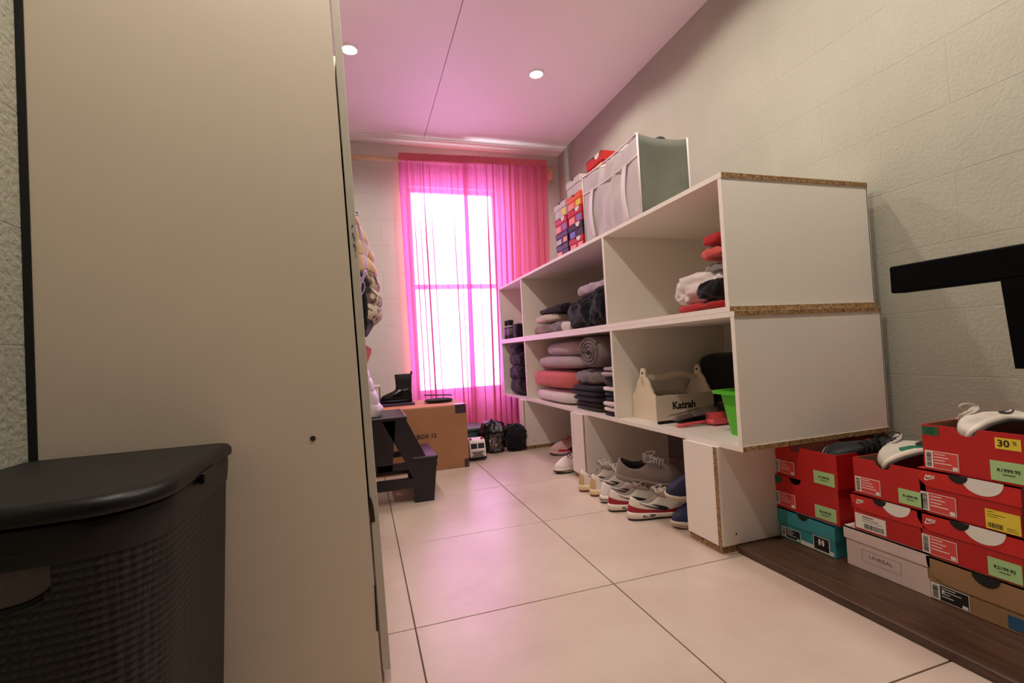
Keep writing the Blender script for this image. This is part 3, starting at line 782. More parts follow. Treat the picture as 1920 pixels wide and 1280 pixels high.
# shoes inside the open boxes (poking out of the top)
sneaker('white sneaker lying in the top open box of the near stack', (1.395 + .31 - .012, .765, .452), R(180), (214, 204, 194), tilt=(R(70), 0), lace=(212, 202, 190), lining=(40, 36, 36), tongue=(190, 178, 166), group='shoes inside open boxes', swoosh=(24, 22, 22), L=.285)
sneaker('white and green sneaker lying in the open box of the middle stack', (1.395 + .31 - .012, .972, .335), R(180), (206, 196, 184), tilt=(R(62), 0), band=(30, 110, 82), swoosh=(24, 24, 26), lace=(60, 56, 56), lining=(40, 36, 36), group='shoes inside open boxes', L=.285)
sneaker('black sneaker with a white sole line in the top box of the far stack', (1.395 + .31 - .015, 1.20, .315), R(180), (22, 22, 24), tilt=(R(-60), 0), sole=(28, 28, 30), outs=(24, 24, 26), lace=(30, 30, 32), lining=(14, 14, 14), stripe=(206, 202, 198), group='shoes inside open boxes', L=.28)

# ------------------------------------------------------------------ boxes on top of the shelves
ZT = 1.2795
def small_box(label, x, yc, z, W, H, D, base, lid, lab, lab2=None, group='shoe boxes on top of the shelves', swoosh=None, jit=0.0):
    r = shoebox(label, x, yc, z, W, H, D, base, lid, group=group, lidh=H * .42, rounded=False, jitter=jit)
    plate('size_label', -W * .46, -W * .05, H * .06, H * .48, -.0006, lab, r)
    if lab2: plate('price_sticker', W * .12, W * .44, H * .08, H * .5, -.0006, lab2, r)
    halfdisc('thumb_hole', 0, H - .001, .012, -.0042, BLACKP, r)
    if swoosh: halfdisc('lid_mark', W * .2, H - .001, W * .16, -.0042, swoosh, r, .9)
    return r
SH = .072
zs = ZT; S1 = [(.088, PURC, PURC, WHITE, None, None, 'dark purple shoe box at the bottom of the far stack on the shelves'), (.088, PURC, BLKC, GREYC, PINKL, None, 'dark purple shoe box with pink label, second from bottom of the far stack on the shelves'), (.088, BLKC, PURC, WHITE, PINKL, None, 'black shoe box in the middle of the far stack on the shelves')]
zs = ZT
for (h, b, l, a, a2, sw, lab) in ((.078, BLKC, PURC, PINKL, None, None, 'dark shoe box at the bottom of the far stack on the shelf top'), (.072, BLKC, PURC, GREYC, PINKL, None, 'dark purple shoe box with two labels, far stack on the shelf top'), (.086, REDL, REDL, PINKL, BLUEL, WHITE, 'red shoe box with a blue sticker, far stack on the shelf top'), (.094, GREYC, GREYC, GREYC, YELL, None, 'pale grey shoe box on top of the far stack on the shelf top')):
    small_box(lab, 1.19, 2.64, zs, .165, h, .30, b, l, a, a2, swoosh=sw); zs += h + .0005
zs = ZT
for (h, b, l, a, a2, sw, lab) in ((.070, REDL, REDL, PINKL, PINKL, WHITE, 'red shoe box at the bottom of the second stack on the shelf top'), (.078, BLKC, BLKC, BLUEL, None, WHITE, 'black shoe box in the second stack on the shelf top'), (.084, REDL, REDL, PINKL, BLUEL, WHITE, 'red shoe box with a blue sticker, second stack on the shelf top'), (.076, ORANGE, ORANGE, PINKL, YELL, None, 'orange shoe box with yellow sticker, second stack on the shelf top'), (.090, GREYC, GREYC, GREYC, None, None, 'pale grey shoe box on top of the second stack on the shelf top')):
    small_box(lab, 1.185, 2.435, zs, .165, h, .30, b, l, a, a2, swoosh=sw, jit=R(1.0)); zs += h + .0005

# fabric storage box with sheer front
fx0, fx1, fy0, fy1, fz0, fz1 = 1.172, 1.425, 1.762, 2.290, ZT, 1.632
GREYF = fabric('grey_canvas', (104, 105, 95)); PIPE = fabric('white_piping', (226, 214, 216), .03); PALEG = fabric('pale_canvas', (196, 192, 188), .05)
sb = thing('storage_box', 'open grey fabric storage box with sheer front and white piping', 'storage box', ((fx0 + fx1) / 2, (fy0 + fy1) / 2, fz0))
def zt(x, y):       # sagging top edge
    a = (x - fx0) / (fx1 - fx0); b = (y - fy0) / (fy1 - fy0)
    return fz1 - .016 * math.sin(PI * max(0, min(1, a))) - .004 * math.sin(9 * a) * a - .012 * math.sin(PI * max(0, min(1, b)))
def sheet(f, n, m, th): 
    bm = bmesh.new(); A = [[f(i / n, j / m, 0) for i in range(n + 1)] for j in range(m + 1)]; B = [[f(i / n, j / m, th) for i in range(n + 1)] for j in range(m + 1)]
    grid(bm, A); grid(bm, B)
    for (r0, r1) in ((A[0], B[0]), (A[-1], B[-1])): grid(bm, [r0, r1])
    grid(bm, [[r[0] for r in A], [r[0] for r in B]]); grid(bm, [[r[-1] for r in A], [r[-1] for r in B]])
    bmesh.ops.remove_doubles(bm, verts=bm.verts, dist=1e-6)
    return bm
wpart('side_panel', sheet(lambda u, v, t: (fx0 + (fx1 - fx0) * u, fy0 + t + .004 * math.sin(PI * u) * math.sin(PI * v), fz0 + (zt(fx0 + (fx1 - fx0) * u, fy0) - fz0) * v), 12, 8, .004), GREYF, sb, smooth=True)
wpart('side_panel', sheet(lambda u, v, t: (fx0 + (fx1 - fx0) * u, fy1 - t, fz0 + (zt(fx0 + (fx1 - fx0) * u, fy1) - fz0) * v), 12, 8, .004), PALEG, sb, smooth=True)
wpart('back_panel', sheet(lambda u, v, t: (fx1 - t, fy0 + (fy1 - fy0) * u, fz0 + (zt(fx1, fy0 + (fy1 - fy0) * u) - fz0) * v), 12, 8, .004), GREYF, sb, smooth=True)
wpart('bottom_panel', bx(fx0, fx1, fy0, fy1, fz0, fz0 + .004), GREYF, sb)
fp = wpart('front_panel', sheet(lambda u, v, t: (fx0 + t + .022 * noise.noise(Vector((u * 8 + v * 2.5, v * 1.6 - u * 3, 1.5))) * math.sin(PI * u), fy0 + (fy1 - fy0) * u, fz0 + (zt(fx0, fy0 + (fy1 - fy0) * u) - fz0) * v), 40, 20, .002), SHEER, sb, smooth=True)
pb = bmesh.new(); ff = fx0 - .003; yy = lambda q: fy0 + (fy1 - fy0) * q
tube(pb, [(ff, yy(k / 20), zt(fx0, yy(k / 20))) for k in range(21)], .004); tube(pb, [(ff, yy(k / 20), fz0 + .258 - .01 * math.sin(PI * k / 20)) for k in range(21)], .0045)
for y in (fy0, fy1): tube(pb, [(ff + .002, y, fz0 + .004), (ff + .002, y, fz1)], .004)
tube(pb, [(fx1, fy0 - .001, fz0 + .004), (fx1, fy0 - .001, fz1)], .004)
wpart('piping', pb, PIPE, sb, smooth=True)
for q in (.20, .80):
    bm = sheet(lambda u, v, t: (ff - .002 - .012 * math.sin(PI * v) + t, yy(q) + .016 * (u - .5) * 2 + .008 * math.sin(v * 3), fz0 + .006 + .25 * v), 2, 14, .002)
    wpart('strap', bm, PIPE, sb, smooth=True)
zs = fz0 + .005
for k, (h, b, l, lab) in enumerate(((.108, RED, RED, 'red shoe box at the bottom inside the fabric storage box'), (.100, GREYC, ORANGE, 'pale shoe box with orange lid inside the fabric storage box'), (.100, REDL, REDL, 'red shoe box inside the fabric storage box under the topmost one'), (.112, RED, REDL, 'red shoe box on top inside the fabric storage box, rising above its rim'))):
    r = small_box(lab, fx0 + .022, 2.19, zs, .165, h, .215, b, l, PINKL, YELL if k == 3 else None, group='shoe boxes in the fabric box', swoosh=WHITE if k == 3 else None); zs += h + .0005
cushion('black_bag', 'black rounded bag showing above the rim of the fabric storage box', 'bag', (1.335, 1.84, fz0 + .005), (.12, .14, .395), fabric('black_nylon', (14, 13, 15)), seed=6, amp=.01, e=.8)

# ------------------------------------------------------------------ clothes and things on the shelves
ZU = .8185 + .0175; ZL = .3625 + .0175
BLACKF = fabric('black_jersey', (13, 12, 15)); NAVY = fabric('navy_denim', (19, 19, 29)); OLIVE = fabric('olive_cotton', (52, 44, 36)); CREAMF = fabric('cream_cotton', (214, 198, 184)); LILAC = fabric('lilac_knit', (176, 160, 172), .2)
GREYK = fabric('grey_knit', (128, 118, 118), .2); WHITEF = fabric('white_cotton', (224, 212, 208)); CORAL = fabric('coral_fleece', (206, 104, 100)); PINKG = fabric('mauve_grey_quilt', (176, 158, 160)); GREYB = fabric('grey_fleece', (112, 100, 98), .18)
REDF = fabric('red_cotton', (176, 42, 42)); PINKF = fabric('coral_pink_cotton', (214, 92, 82)); BEIGE = fabric('sand_cotton', (150, 128, 110), .25)
gp = 'clothes piled on the upper shelf'
def garment(label, c, s, mat, seed, amp=.02, e=.6, crease=1.0, freq=15, cat='clothing', group=gp, name='garment', n=40):
    return cushion(name, label, cat, c, s, mat, group, seed=seed, amp=amp, e=e, crease=crease, freq=freq, n=n)
garment('sand coloured garment lying at the far bottom edge of the dark clothes pile', (1.32, 3.06, ZU), (.29, .46, .085), BEIGE, 11)
garment('cream garment folded in the far side of the dark clothes pile', (1.33, 3.10, ZU + .078), (.27, .36, .075), CREAMF, 12, amp=.014)
garment('thin black garment draped over the cream one on the upper shelf', (1.36, 3.02, ZU + .138), (.28, .54, .07), BLACKF, 13)
garment('sand and grey garment at the front foot of the dark clothes pile', (1.235, 2.80, ZU), (.14, .34, .085), GREYK, 14)
garment('pale strip of cloth poking out low in the dark clothes pile', (1.195, 2.64, ZU), (.06, .13, .065), WHITEF, 27, amp=.01)
garment('black jeans bunched up at the front of the clothes pile', (1.315, 2.475, ZU), (.30, .44, .215), BLACKF, 15, amp=.03)
garment('black garment next to the divider in the clothes pile', (1.28, 2.235, ZU), (.26, .22, .235), BLACKF, 16, amp=.024)
garment('dark navy trousers behind the black jeans in the clothes pile', (1.55, 2.68, ZU), (.26, .56, .27), NAVY, 17, amp=.03)
garment('lilac grey scarf crumpled on top of the dark clothes pile', (1.31, 2.40, ZU + .19), (.20, .44, .085), LILAC, 18, amp=.028)
garment('black jacket heaped high at the back of the upper shelf', (1.58, 2.27, ZU), (.32, .33, .38), BLACKF, 19, amp=.035)
gp2 = 'clothes by the near end of the upper shelf'
garment('red garment at the bottom of the small pile near the shelf end', (1.335, 1.46, ZU), (.33, .34, .05), REDF, 20, group=gp2, amp=.012)
garment('black and white striped garment in the small pile near the shelf end', (1.25, 1.41, ZU + .044), (.17, .18, .09), BLACKF, 21, group=gp2)
garment('white shirt spilling out of the small pile near the shelf end', (1.36, 1.52, ZU + .040), (.32, .38, .155), WHITEF, 22, group=gp2, amp=.03)
garment('grey garment in the middle of the small pile near the shelf end', (1.33, 1.405, ZU + .132), (.24, .18, .06), GREYK, 23, group=gp2)
garment('coral pink garment in the small pile near the shelf end', (1.30, 1.40, ZU + .188), (.22, .18, .055), PINKF, 24, group=gp2)
garment('red garment on the very top of the small pile near the shelf end', (1.31, 1.395, ZU + .240), (.20, .17, .05), REDF, 25, group=gp2)

# lower shelf: bedding and folded clothes
gb = 'bedding on the lower shelf'
cushion('pillow', 'white pillow at the bottom of the bedding pile', 'pillow', (1.38, 2.95, ZL), (.43, .70, .095), WHITEF, gb, seed=31, amp=.006, e=.55, freq=5)
cushion('blanket', 'coral pink blanket folded between the pillow and the grey duvet', 'blanket', (1.375, 2.955, ZL + .092), (.44, .74, .130), CORAL, gb, seed=32, amp=.008, e=.5, freq=6)
bmd = smoothbox(bmesh.new(), (1.39, 2.90, ZL + .218), (.44, .76, .105), e=.6, seed=33, amp=.010, freq=6, crease=.2)
smoothbox(bmd, (1.41, 2.84, ZL + .290), (.44, .66, .125), e=.72, seed=34, amp=.012, freq=6, crease=.2)
solo('duvet', bmd, PINKG, 'mauve grey duvet folded on top of the coral blanket', 'duvet', (1.39, 2.90, ZL + .218), gb, smooth=True)
yc_, zc_, rr_ = 2.355, ZL + .322, .085
rb = lathe(bmesh.new(), [(.001, .008), (.045, .004), (.070, 0.0), (.082, .012), (.086, .04), (.086, .34), (.07, .36), (.001, .36)], (1.185, yc_, zc_), 30, 'x')
for v in rb.verts: v.co.y = yc_ + (v.co.y - yc_) * 1.55
tube(rb, [(1.183, yc_ + (.012 + .066 * k / 50) * 1.5 * math.cos(k / 50 * 3.4 * 2 * PI), zc_ + (.012 + .066 * k / 50) * math.sin(k / 50 * 3.4 * 2 * PI)) for k in range(51)], .0095, 6)
solo('rolled_blanket', rb, GREYB, 'grey fleece blanket rolled up with its spiral end showing', 'blanket', (1.37, yc_, ZL + .235), gb, smooth=True)
gf = 'folded clothes on the lower shelf'
solo('folded_trousers', folded(bmesh.new(), (1.33, 2.43, ZL), (.30, .36, .05), 2, 41), OLIVE, 'olive brown trousers folded at the bottom of the clothes pile', 'clothing', (1.33, 2.43, ZL), gf, smooth=True)
solo('folded_jeans', folded(bmesh.new(), (1.32, 2.43, ZL + .052), (.32, .40, .088), 3, 42), NAVY, 'dark navy jeans folded in the middle of the clothes pile', 'clothing', (1.32, 2.43, ZL + .052), gf, smooth=True)
garment('grey hooded top folded on the dark jeans', (1.31, 2.44, ZL + .142), (.28, .34, .098), GREYK, 43, group=gf, amp=.015)
for k, (h, mt, lab) in enumerate(((.020, BLACKF, 'thin black garment at the bottom of the narrow pile by the divider'), (.055, WHITEF, 'white garment with loose straps in the narrow pile by the divider'), (.045, NAVY, 'navy garment in the narrow pile by the divider'), (.030, WHITEF, 'white garment in the middle of the narrow pile by the divider'), (.048, BLACKF, 'black garment high in the narrow pile by the divider'), (.050, PINKG, 'mauve grey garment on top of the narrow pile by the divider'))):
    zz = ZL + sum((.020, .055, .045, .030, .048, .050)[:k])
    solo('folded_garment', folded(bmesh.new(), (1.29, 2.152, zz), (.24, .155, h), 1 if h < .04 else 2, 50 + k), mt, lab, 'clothing', (1.29, 2.152, zz), 'narrow pile by the divider', smooth=True)

# far compartments
for k, (y, lab) in enumerate(((3.868, 'black spray can with a coloured label, far end of the upper shelf'), (3.780, 'black spray can beside the dark pouch on the far upper shelf'))):
    sc = thing('spray_can', lab, 'spray can', (1.195, y, ZU), group='spray cans on the upper shelf')
    link('body', lathe(bmesh.new(), [(.001, 0), (.029, 0), (.030, .004), (.030, .105), (.022, .118), (.020, .12)], (0, 0, 0), 24), BLKC, sc, smooth=True)
    link('cap', lathe(bmesh.new(), [(.024, .1205), (.0245, .15), (.022, .155), (.001, .155)], (0, 0, 0), 24), BLACKP, sc, smooth=True)
    link('label_band', lathe(bmesh.new(), [(.0303, .03), (.0306, .03), (.0306, .085), (.0303, .085)], (0, 0, 0), 24), M('can_label_%d' % k, ((120, 84, 130), (110, 100, 112))[k], .5, var=.6, vscale=60), sc, smooth=True)
    link('collar', lathe(bmesh.new(), [(.0303, .100), (.0307, .100), (.0307, .106), (.0303, .106)], (0, 0, 0), 24), WHITE, sc)
cushion('pouch', 'small dark pouch behind the spray cans on the far upper shelf', 'pouch', (1.24, 3.66, ZU), (.12, .13, .13), BLACKF, seed=60, amp=.01)
for k, (zz, h, wy) in enumerate(((0, .165, .47), (.115, .155, .44), (.225, .145, .45), (.325, .105, .36))):
    garment(['black garment bundle at the bottom of the far lower pile', 'black garment bundle, second from the bottom of the far lower pile', 'black garment bundle, third from the bottom of the far lower pile', 'black garment bundle squeezed on top of the far lower pile'][k], (1.32, 3.66 + .015 * (k % 2), ZL + zz), (.32, wy, h), BLACKF, 70 + k, group='black bundles on the far lower shelf', amp=.018)
garment('lilac garment beside the black bundles on the far lower shelf', (1.27, 3.385 + .0, ZL), (.16, .05, .30), LILAC, 79, group=None, amp=.006)

# white caddy with carved handle
MELC = M('painted_white_wood', (228, 212, 190), .5)
cd = thing('caddy', 'white wooden carry caddy with cut-out handle and black lettering', 'caddy', (1.40, 1.955, ZL))
cx0, cx1, cy0, cy1 = 1.247, 1.560, 1.857, 2.045; cyc = (cy0 + cy1) / 2
def gable(x):
    hwid = (cy1 - cy0) / 2; half = [(hwid, 0), (hwid, .112), (hwid * .80, .122), (hwid * .70, .140), (hwid * .62, .146), (hwid * .50, .172), (hwid * .36, .186), (hwid * .22, .196), (hwid * .19, .222), (hwid * .10, .236)]
    pts = [(cyc + a, ZL + b) for a, b in half] + [(cyc - a, ZL + b) for a, b in half[::-1]]
    return prism(bmesh.new(), pts, lambda a, b, t: (x + .009 * t, a, b))
wpart('gable', gable(cx0), MELC, cd); wpart('gable', gable(cx1 - .009), MELC, cd)
sd = wpart('side', bx(cx0 + .009, cx1 - .009, cy0, cy0 + .009, ZL, ZL + .112), MELC, cd)
wpart('side', bx(cx0 + .009, cx1 - .009, cy1 - .009, cy1, ZL, ZL + .112), MELC, cd)
wpart('base', bx(cx0 + .009, cx1 - .009, cy0 + .009, cy1 - .009, ZL, ZL + .008), MELC, cd)
hp = []
for k in range(21):
    q = k / 20; hp.append((cx0 - .015 + (cx1 - cx0 + .03) * q, ZL + .196 + .012 * math.sin(PI * q) ** 2 + .006 * math.sin(PI * 4 * q)))
hp2 = [(x, z - .024) for x, z in hp[::-1]]
wpart('handle', prism(bmesh.new(), hp + hp2, lambda a, b, t: (a, cyc - .007 + .014 * t, b)), MELC, cd)
t_ = text('lettering', 'Katrah', .046, BLACKP, sd, front_at(1.395 - 1.40, cy0 - 1.955 - .0006, .062), bold=.0014)
for x in (cx0 - .0008, cx1 - .0098): wpart('keyhole', lathe(bmesh.new(), [(.001, -.0006), (.006, -.0006), (.006, .0006)], (x, cyc, ZL + .214), 12, 'x'), BLACKP, cd)
for k, (x, s) in enumerate(((1.34, .10), (1.46, .11))):
    cushion('pouch', ['dark pouch inside the near half of the white caddy', 'dark pouch inside the far half of the white caddy'][k], 'pouch', (x, cyc, ZL + .009), (s, .13, .105), BLACKF, seed=80 + k, amp=.008)
cushion('carry_bag', 'big black padded bag behind the white caddy on the lower shelf', 'bag', (1.67, 1.70, ZL), (.22, .62, .30), BLACKF, seed=83, amp=.008, e=.35)
cushion('dark_towel', 'dark grey towel lying between the caddy and the green bin', 'towel', (1.50, 1.60, ZL + .0), (.14, .30, .11), fabric('charcoal_towel', (38, 35, 36)), seed=84, amp=.012, e=.6)
# pink vented hair brush
hb = thing('hair_brush', 'pink vented hair brush lying at the front of the lower shelf', 'brush', (1.30, 1.655, ZL))
PINKP = M('pink_plastic', (236, 96, 104), .35)
wpart('handle', tube(bmesh.new(), [(1.215, 1.670, ZL + .008), (1.25, 1.668, ZL + .010), (1.30, 1.662, ZL + .014), (1.345, 1.655, ZL + .016)], [.006, .008, .006, .007], 8), PINKP, hb, smooth=True)
hd = wpart('head', smoothbox(bmesh.new(), (1.405, 1.642, ZL + .004), (.115, .055, .022), .4, 10), PINKP, hb, smooth=True)
bb = bmesh.new()
for i in range(12):
    for j in range(6):
        x, y = 1.353 + .0095 * i, 1.620 + .009 * j - .0 ; tube(bb, [(x, y, ZL + .022), (x + .003, y - .001, ZL + .052)], .0015, 4)
bo = wpart('bristles', bb, PINKP, hb); bo['kind'] = 'stuff'
# wrapped grey brush and dark comb
gbk = thing('paddle_brush', 'grey paddle brush in a clear wrapper leaning on dark cloth', 'brush', (1.34, 1.73, ZL))
q0 = Vector((1.222, 1.70, ZL + .030)); q1 = Vector((1.46, 1.70, ZL + .058))
GREYPL = M('grey_plastic', (128, 118, 116), .3)
wpart('handle', tube(bmesh.new(), [q0, q0.lerp(q1, .2), q0.lerp(q1, .4)], [.007, .009, .009], 8), GREYPL, gbk, smooth=True)
pr = []
for k in range(13):
    q = k / 12; c = q0.lerp(q1, .38 + .62 * q); ww = .036 * math.sin(PI * min(.97, max(.12, q))) ** .45
    pr.append([c + Vector((0, ww, .004)), c + Vector((0, 0, .012)), c + Vector((0, -ww, .004)), c + Vector((0, -ww, -.004)), c + Vector((0, 0, -.008)), c + Vector((0, ww, -.004))])
wpart('paddle', grid(bmesh.new(), pr, True, True, True), GREYPL, gbk, smooth=True)
wp = []
for k in range(15):
    q = k / 14; c = q0.lerp(q1, -.03 + 1.05 * q); ww = .046 + .006 * noise.noise(Vector((k * .9, 1, 2))); e_ = .004 * noise.noise(Vector((k * 1.3, 5, 2)))
    wp.append([c + Vector((0, ww, .004 + e_)), c + Vector((0, .02, .018 + e_)), c + Vector((0, -.02, .017 - e_)), c + Vector((0, -ww, .003 - e_))])
wpart('wrapper', grid(bmesh.new(), wp), CLEAR, gbk, smooth=True)
cushion('black_cloth', 'black cloth lying under the wrapped grey brush', 'cloth', (1.40, 1.745, ZL), (.26, .11, .04), BLACKF, seed=86, amp=.008, e=.6)
cb = bmesh.new(); box(cb, 1.205, 1.335, 1.783, 1.795, ZL, ZL + .012)
solo('comb', cb, BLK, 'black comb lying in front of the white caddy', 'comb', (1.27, 1.79, ZL), bevel=.003)
# green bin
GRNP = M('green_plastic', (84, 186, 44), .35)
gn = thing('green_bin', 'bright green plastic pot behind the near end panel', 'pot', (1.335, 1.395, ZL))
def rrect(hx, hy, z, n=6, r=.022):
    out = []
    for cx, cy, a0 in ((hx - r, hy - r, 0), (-hx + r, hy - r, 90), (-hx + r, -hy + r, 180), (hx - r, -hy + r, 270)):
        for k in range(n + 1):
            a = R(a0 + 90 * k / n); out.append((cx + r * math.cos(a), cy + r * math.sin(a), z))
    return out
link('pot', grid(bmesh.new(), [rrect(.055, .06, 0), rrect(.075, .08, .150), rrect(.072, .077, .150), rrect(.053, .058, .006)], True, True, True), GRNP, gn, smooth=False)
link('rim', grid(bmesh.new(), [rrect(.076, .081, .148), rrect(.095, .100, .150), rrect(.095, .100, .162), rrect(.072, .077, .162), rrect(.072, .077, .150)], True), GRNP, gn)

# ------------------------------------------------------------------ laundry hamper
HX0, HX1, HY0, HY1, HZ = -.592, -.262, .735, 1.112, .58
hm = thing('laundry_hamper', 'black woven plastic laundry hamper with lid beside the wardrobe', 'hamper', ((HX0 + HX1) / 2, (HY0 + HY1) / 2, 0))
def hring(s, z, bulge=0.018, r=.075, n=8, sub=26):
    hx, hy = (HX1 - HX0) / 2 * s, (HY1 - HY0) / 2 * s; pts = []; r *= s
    cs = ((hx - r * .25, hy - r * .25, 0, r * .25), (-hx + r * .25, hy - r * .25, 90, r * .25), (-hx + r, -hy + r, 180, r), (hx - r, -hy + r, 270, r))
    for i, (cx, cy, a0, rr) in enumerate(cs):
        arc = [(cx + rr * math.cos(R(a0 + 90 * k / n)), cy + rr * math.sin(R(a0 + 90 * k / n))) for k in range(n + 1)]
        pts += arc
        nx = cs[(i + 1) % 4]; a1 = R(nx[2]); b = (nx[0] + nx[3] * math.cos(a1), nx[1] + nx[3] * math.sin(a1))
        for k in range(1, sub): pts.append((arc[-1][0] + (b[0] - arc[-1][0]) * k / sub, arc[-1][1] + (b[1] - arc[-1][1]) * k / sub))
    return [(x, y - (bulge * (1 - (x / hx) ** 2) if y < 0 else 0), z) for x, y in pts]
nz = 60
rows = [hring(.86 + .12 * (k / nz), .53 * k / nz) for k in range(nz + 1)]
hbm = bmesh.new(); grid(hbm, rows, True, True)
HOLE = (-.040, .487, .098, .034)
def inhole(c): return c.y < -.1 and ((c.x - HOLE[0]) / HOLE[2]) ** 4 + ((c.z - HOLE[1]) / HOLE[3]) ** 4 < 1
bmesh.ops.delete(hbm, geom=[f for f in hbm.faces if len(f.verts) == 4 and inhole(f.calc_center_median())], context='FACES')
link('basket', hbm, WEAVE, hm, smooth=True)
link('rim', grid(bmesh.new(), [hring(.975, .500), hring(.985, .504), hring(1.0, .536), hring(1.0, .546), hring(.985, .549), hring(.95, .549), hring(.945, .52)], True), BLK, hm, smooth=True)
hh = bmesh.new(); yh = -(HY1 - HY0) / 2 * .975 - .017
def seg(v, p): return math.copysign(abs(v) ** p, v)
tube(hh, [(HOLE[0] + .100 * seg(math.cos(a), .5), yh + .020 * math.cos(a) ** 4, HOLE[1] + .035 * seg(math.sin(a), .5)) for a in [2 * PI * k / 40 for k in range(40)]], .006, 8, closed=True)
link('handle_hole', hh, BLK, hm, smooth=True)
lid = link('lid', grid(bmesh.new(), [hring(.99, .5505), hring(1.03, .552), hring(1.035, .558), hring(1.03, .566), hring(1.0, .573), hring(.965, .5745)], True, True, False), BLK, hm, smooth=True)
link('lid_panel', grid(bmesh.new(), [hring(.965, .5745), hring(.955, .5738), hring(.80, .5755), hring(.5, .577), hring(.2, .5775)], True, False, True), WEAVE, hm, smooth=True)
link('lid_catch', bx(.166, .176, -.02, .05, .538, .556), BLK, hm, bevel=.002)
cushion('laundry', 'white laundry seen through the handle hole of the hamper', 'laundry', ((HX0 + HX1) / 2, .893, .02), (.25, .27, .505), WHITEF, seed=90, amp=.012, e=.55)

# ------------------------------------------------------------------ black T-shaped bar at the right edge
tb = thing('wall_bracket', 'black steel bar with a hanging post jutting in from the right edge', 'bracket', (1.2, .6, .80))
wpart('bar', bx(1.20, 1.245, .12, .806, .814, .877), BLKM, tb, bevel=.003)
wpart('post', prism(bmesh.new(), [(.535, .815), (.602, .815), (.590, .640), (.523, .640)], lambda a, b, t: (1.20 + .045 * t, a, b)), BLKM, tb)
wpart('wall_arm', bx(1.245, XR, .15, .20, .825, .865), BLKM, tb)
wpart('wall_plate', bx(XR - .008, XR, .11, .24, .77, .92), BLKM, tb)

# ------------------------------------------------------------------ carton and what stands on it
ct = thing('cardboard_box', 'big brown cardboard moving box on the floor under the window', 'box', (.35, 3.35, 0))
CX0, CX1, CY0, CY1, CH = .06, .640, 3.072, 3.62, .402
wpart('carton', bx(CX0, CX1, CY0, CY1, 0, CH), CARTON, ct, bevel=.003)
wpart('flap', bx(CX0 + .003, CX1 - .003, CY0 + .002, (CY0 + CY1) / 2 - .003, CH, CH + .0045), CARTONT, ct)
wpart('flap', bx(CX0 + .003, CX1 - .003, (CY0 + CY1) / 2 + .003, CY1 - .002, CH, CH + .0045), CARTONT, ct)
tp = bmesh.new(); box(tp, CX1 - .075, CX1 - .005, CY0 - .0008, CY0 + .001, CH - .052, CH + .003); box(tp, CX1 - .075, CX1 - .005, CY0 - .0008, CY0 + .07, CH + .0045, CH + .0055)
wpart('tape', tp, TAPE, ct)
tp = bmesh.new(); box(tp, CX1 - .03, CX1 - .002, CY0 - .0008, CY0 + .001, .0, .055); wpart('tape', tp, TAPE, ct)
text('lettering', 'BOX 12', .037, BLACKP, ct, front_at(.375 - .35, CY0 - 3.35 - .0008, .222), bold=.0008)
zc = CH + .0056
solo('folder', bx(.065, .335, 3.29, 3.60, zc, zc + .014), M('dark_purple_plastic', (58, 40, 66), .35), 'dark purple folder lying on the carton under the boot', 'folder', (.2, 3.45, zc), bevel=.002)
# ankle boot
zb = zc + .0145
bt = thing('ankle_boot', 'black patent ankle boot standing on the cardboard box', 'boot', (.33, 3.41, zb), R(184))
LEA = M('black_patent', (12, 11, 13), .18, bump=.1, bscale=60); ELA = M('black_suede', (14, 13, 15), .8)
bl = .215
def bring(t0, t1, hw_, z, f=1.0, n=24):
    out = []
    for k in range(n):
        a = 2 * PI * k / n; x = (t0 + t1) / 2 + (t1 - t0) / 2 * math.cos(a); x = x
        s = math.sin(a); taper = 1.0 - .35 * max(0, (x - .12) / (bl - .12)) ** 1.5
        out.append((x, hw_ * taper * math.copysign(abs(s) ** .7, s), z))
    return out
link('sole', grid(bmesh.new(), [bring(0, bl, .036, 0), bring(-.002, bl + .003, .039, .004), bring(-.002, bl + .003, .039, .018), bring(0, bl, .036, .02)], True, True, True), BLK, bt, smooth=True)
link('foot', grid(bmesh.new(), [bring(0, bl, .036, .02), bring(-.001, bl, .037, .034), bring(0, bl - .012, .036, .050), bring(.001, bl - .045, .035, .064), bring(.001, bl - .085, .033, .078), bring(.0, .112, .031, .092)], True, True, True), LEA, bt, smooth=True)
link('shaft', grid(bmesh.new(), [bring(.0, .112, .031, .090), bring(.0, .108, .031, .11), bring(-.002, .110, .033, .15), bring(-.004, .114, .035, .192), bring(0, .110, .032, .192), bring(.006, .10, .028, .12)], True, False, True), ELA, bt, smooth=True)
for x in (-.001, .0):
    pass
lp = bmesh.new()
for s_ in (-1, 1): tube(lp, [(-.002 + .004 * s_, .008 * s_ + .010 * math.cos(a), .188 + .020 * math.sin(a)) for a in [PI * k / 8 for k in range(9)]], .003, 5)
link('pull_loop', lp, ELA, bt)
# white box with a dark red end behind
wbx = thing('small_box', 'small white box with a dark red edge behind the boot', 'box', (.09, 3.70, 0.0))
bpy.data.objects.remove(wbx)
wbx = thing('small_box', 'small white box with a dark red edge at the back of the carton', 'box', (.05, 3.49, zb))
wpart('tray', bx(.066, .112, 3.46, 3.57, zb, zb + .112), M('white_card', (222, 208, 200), .6), wbx); wpart('end_strip', bx(.112, .1185, 3.459, 3.57, zb, zb + .108), M('dark_red_card', (96, 24, 40), .5), wbx); wpart('lid', bx(.064, .121, 3.456, 3.572, zb + .112, zb + .122), MATS['white_card'], wbx)
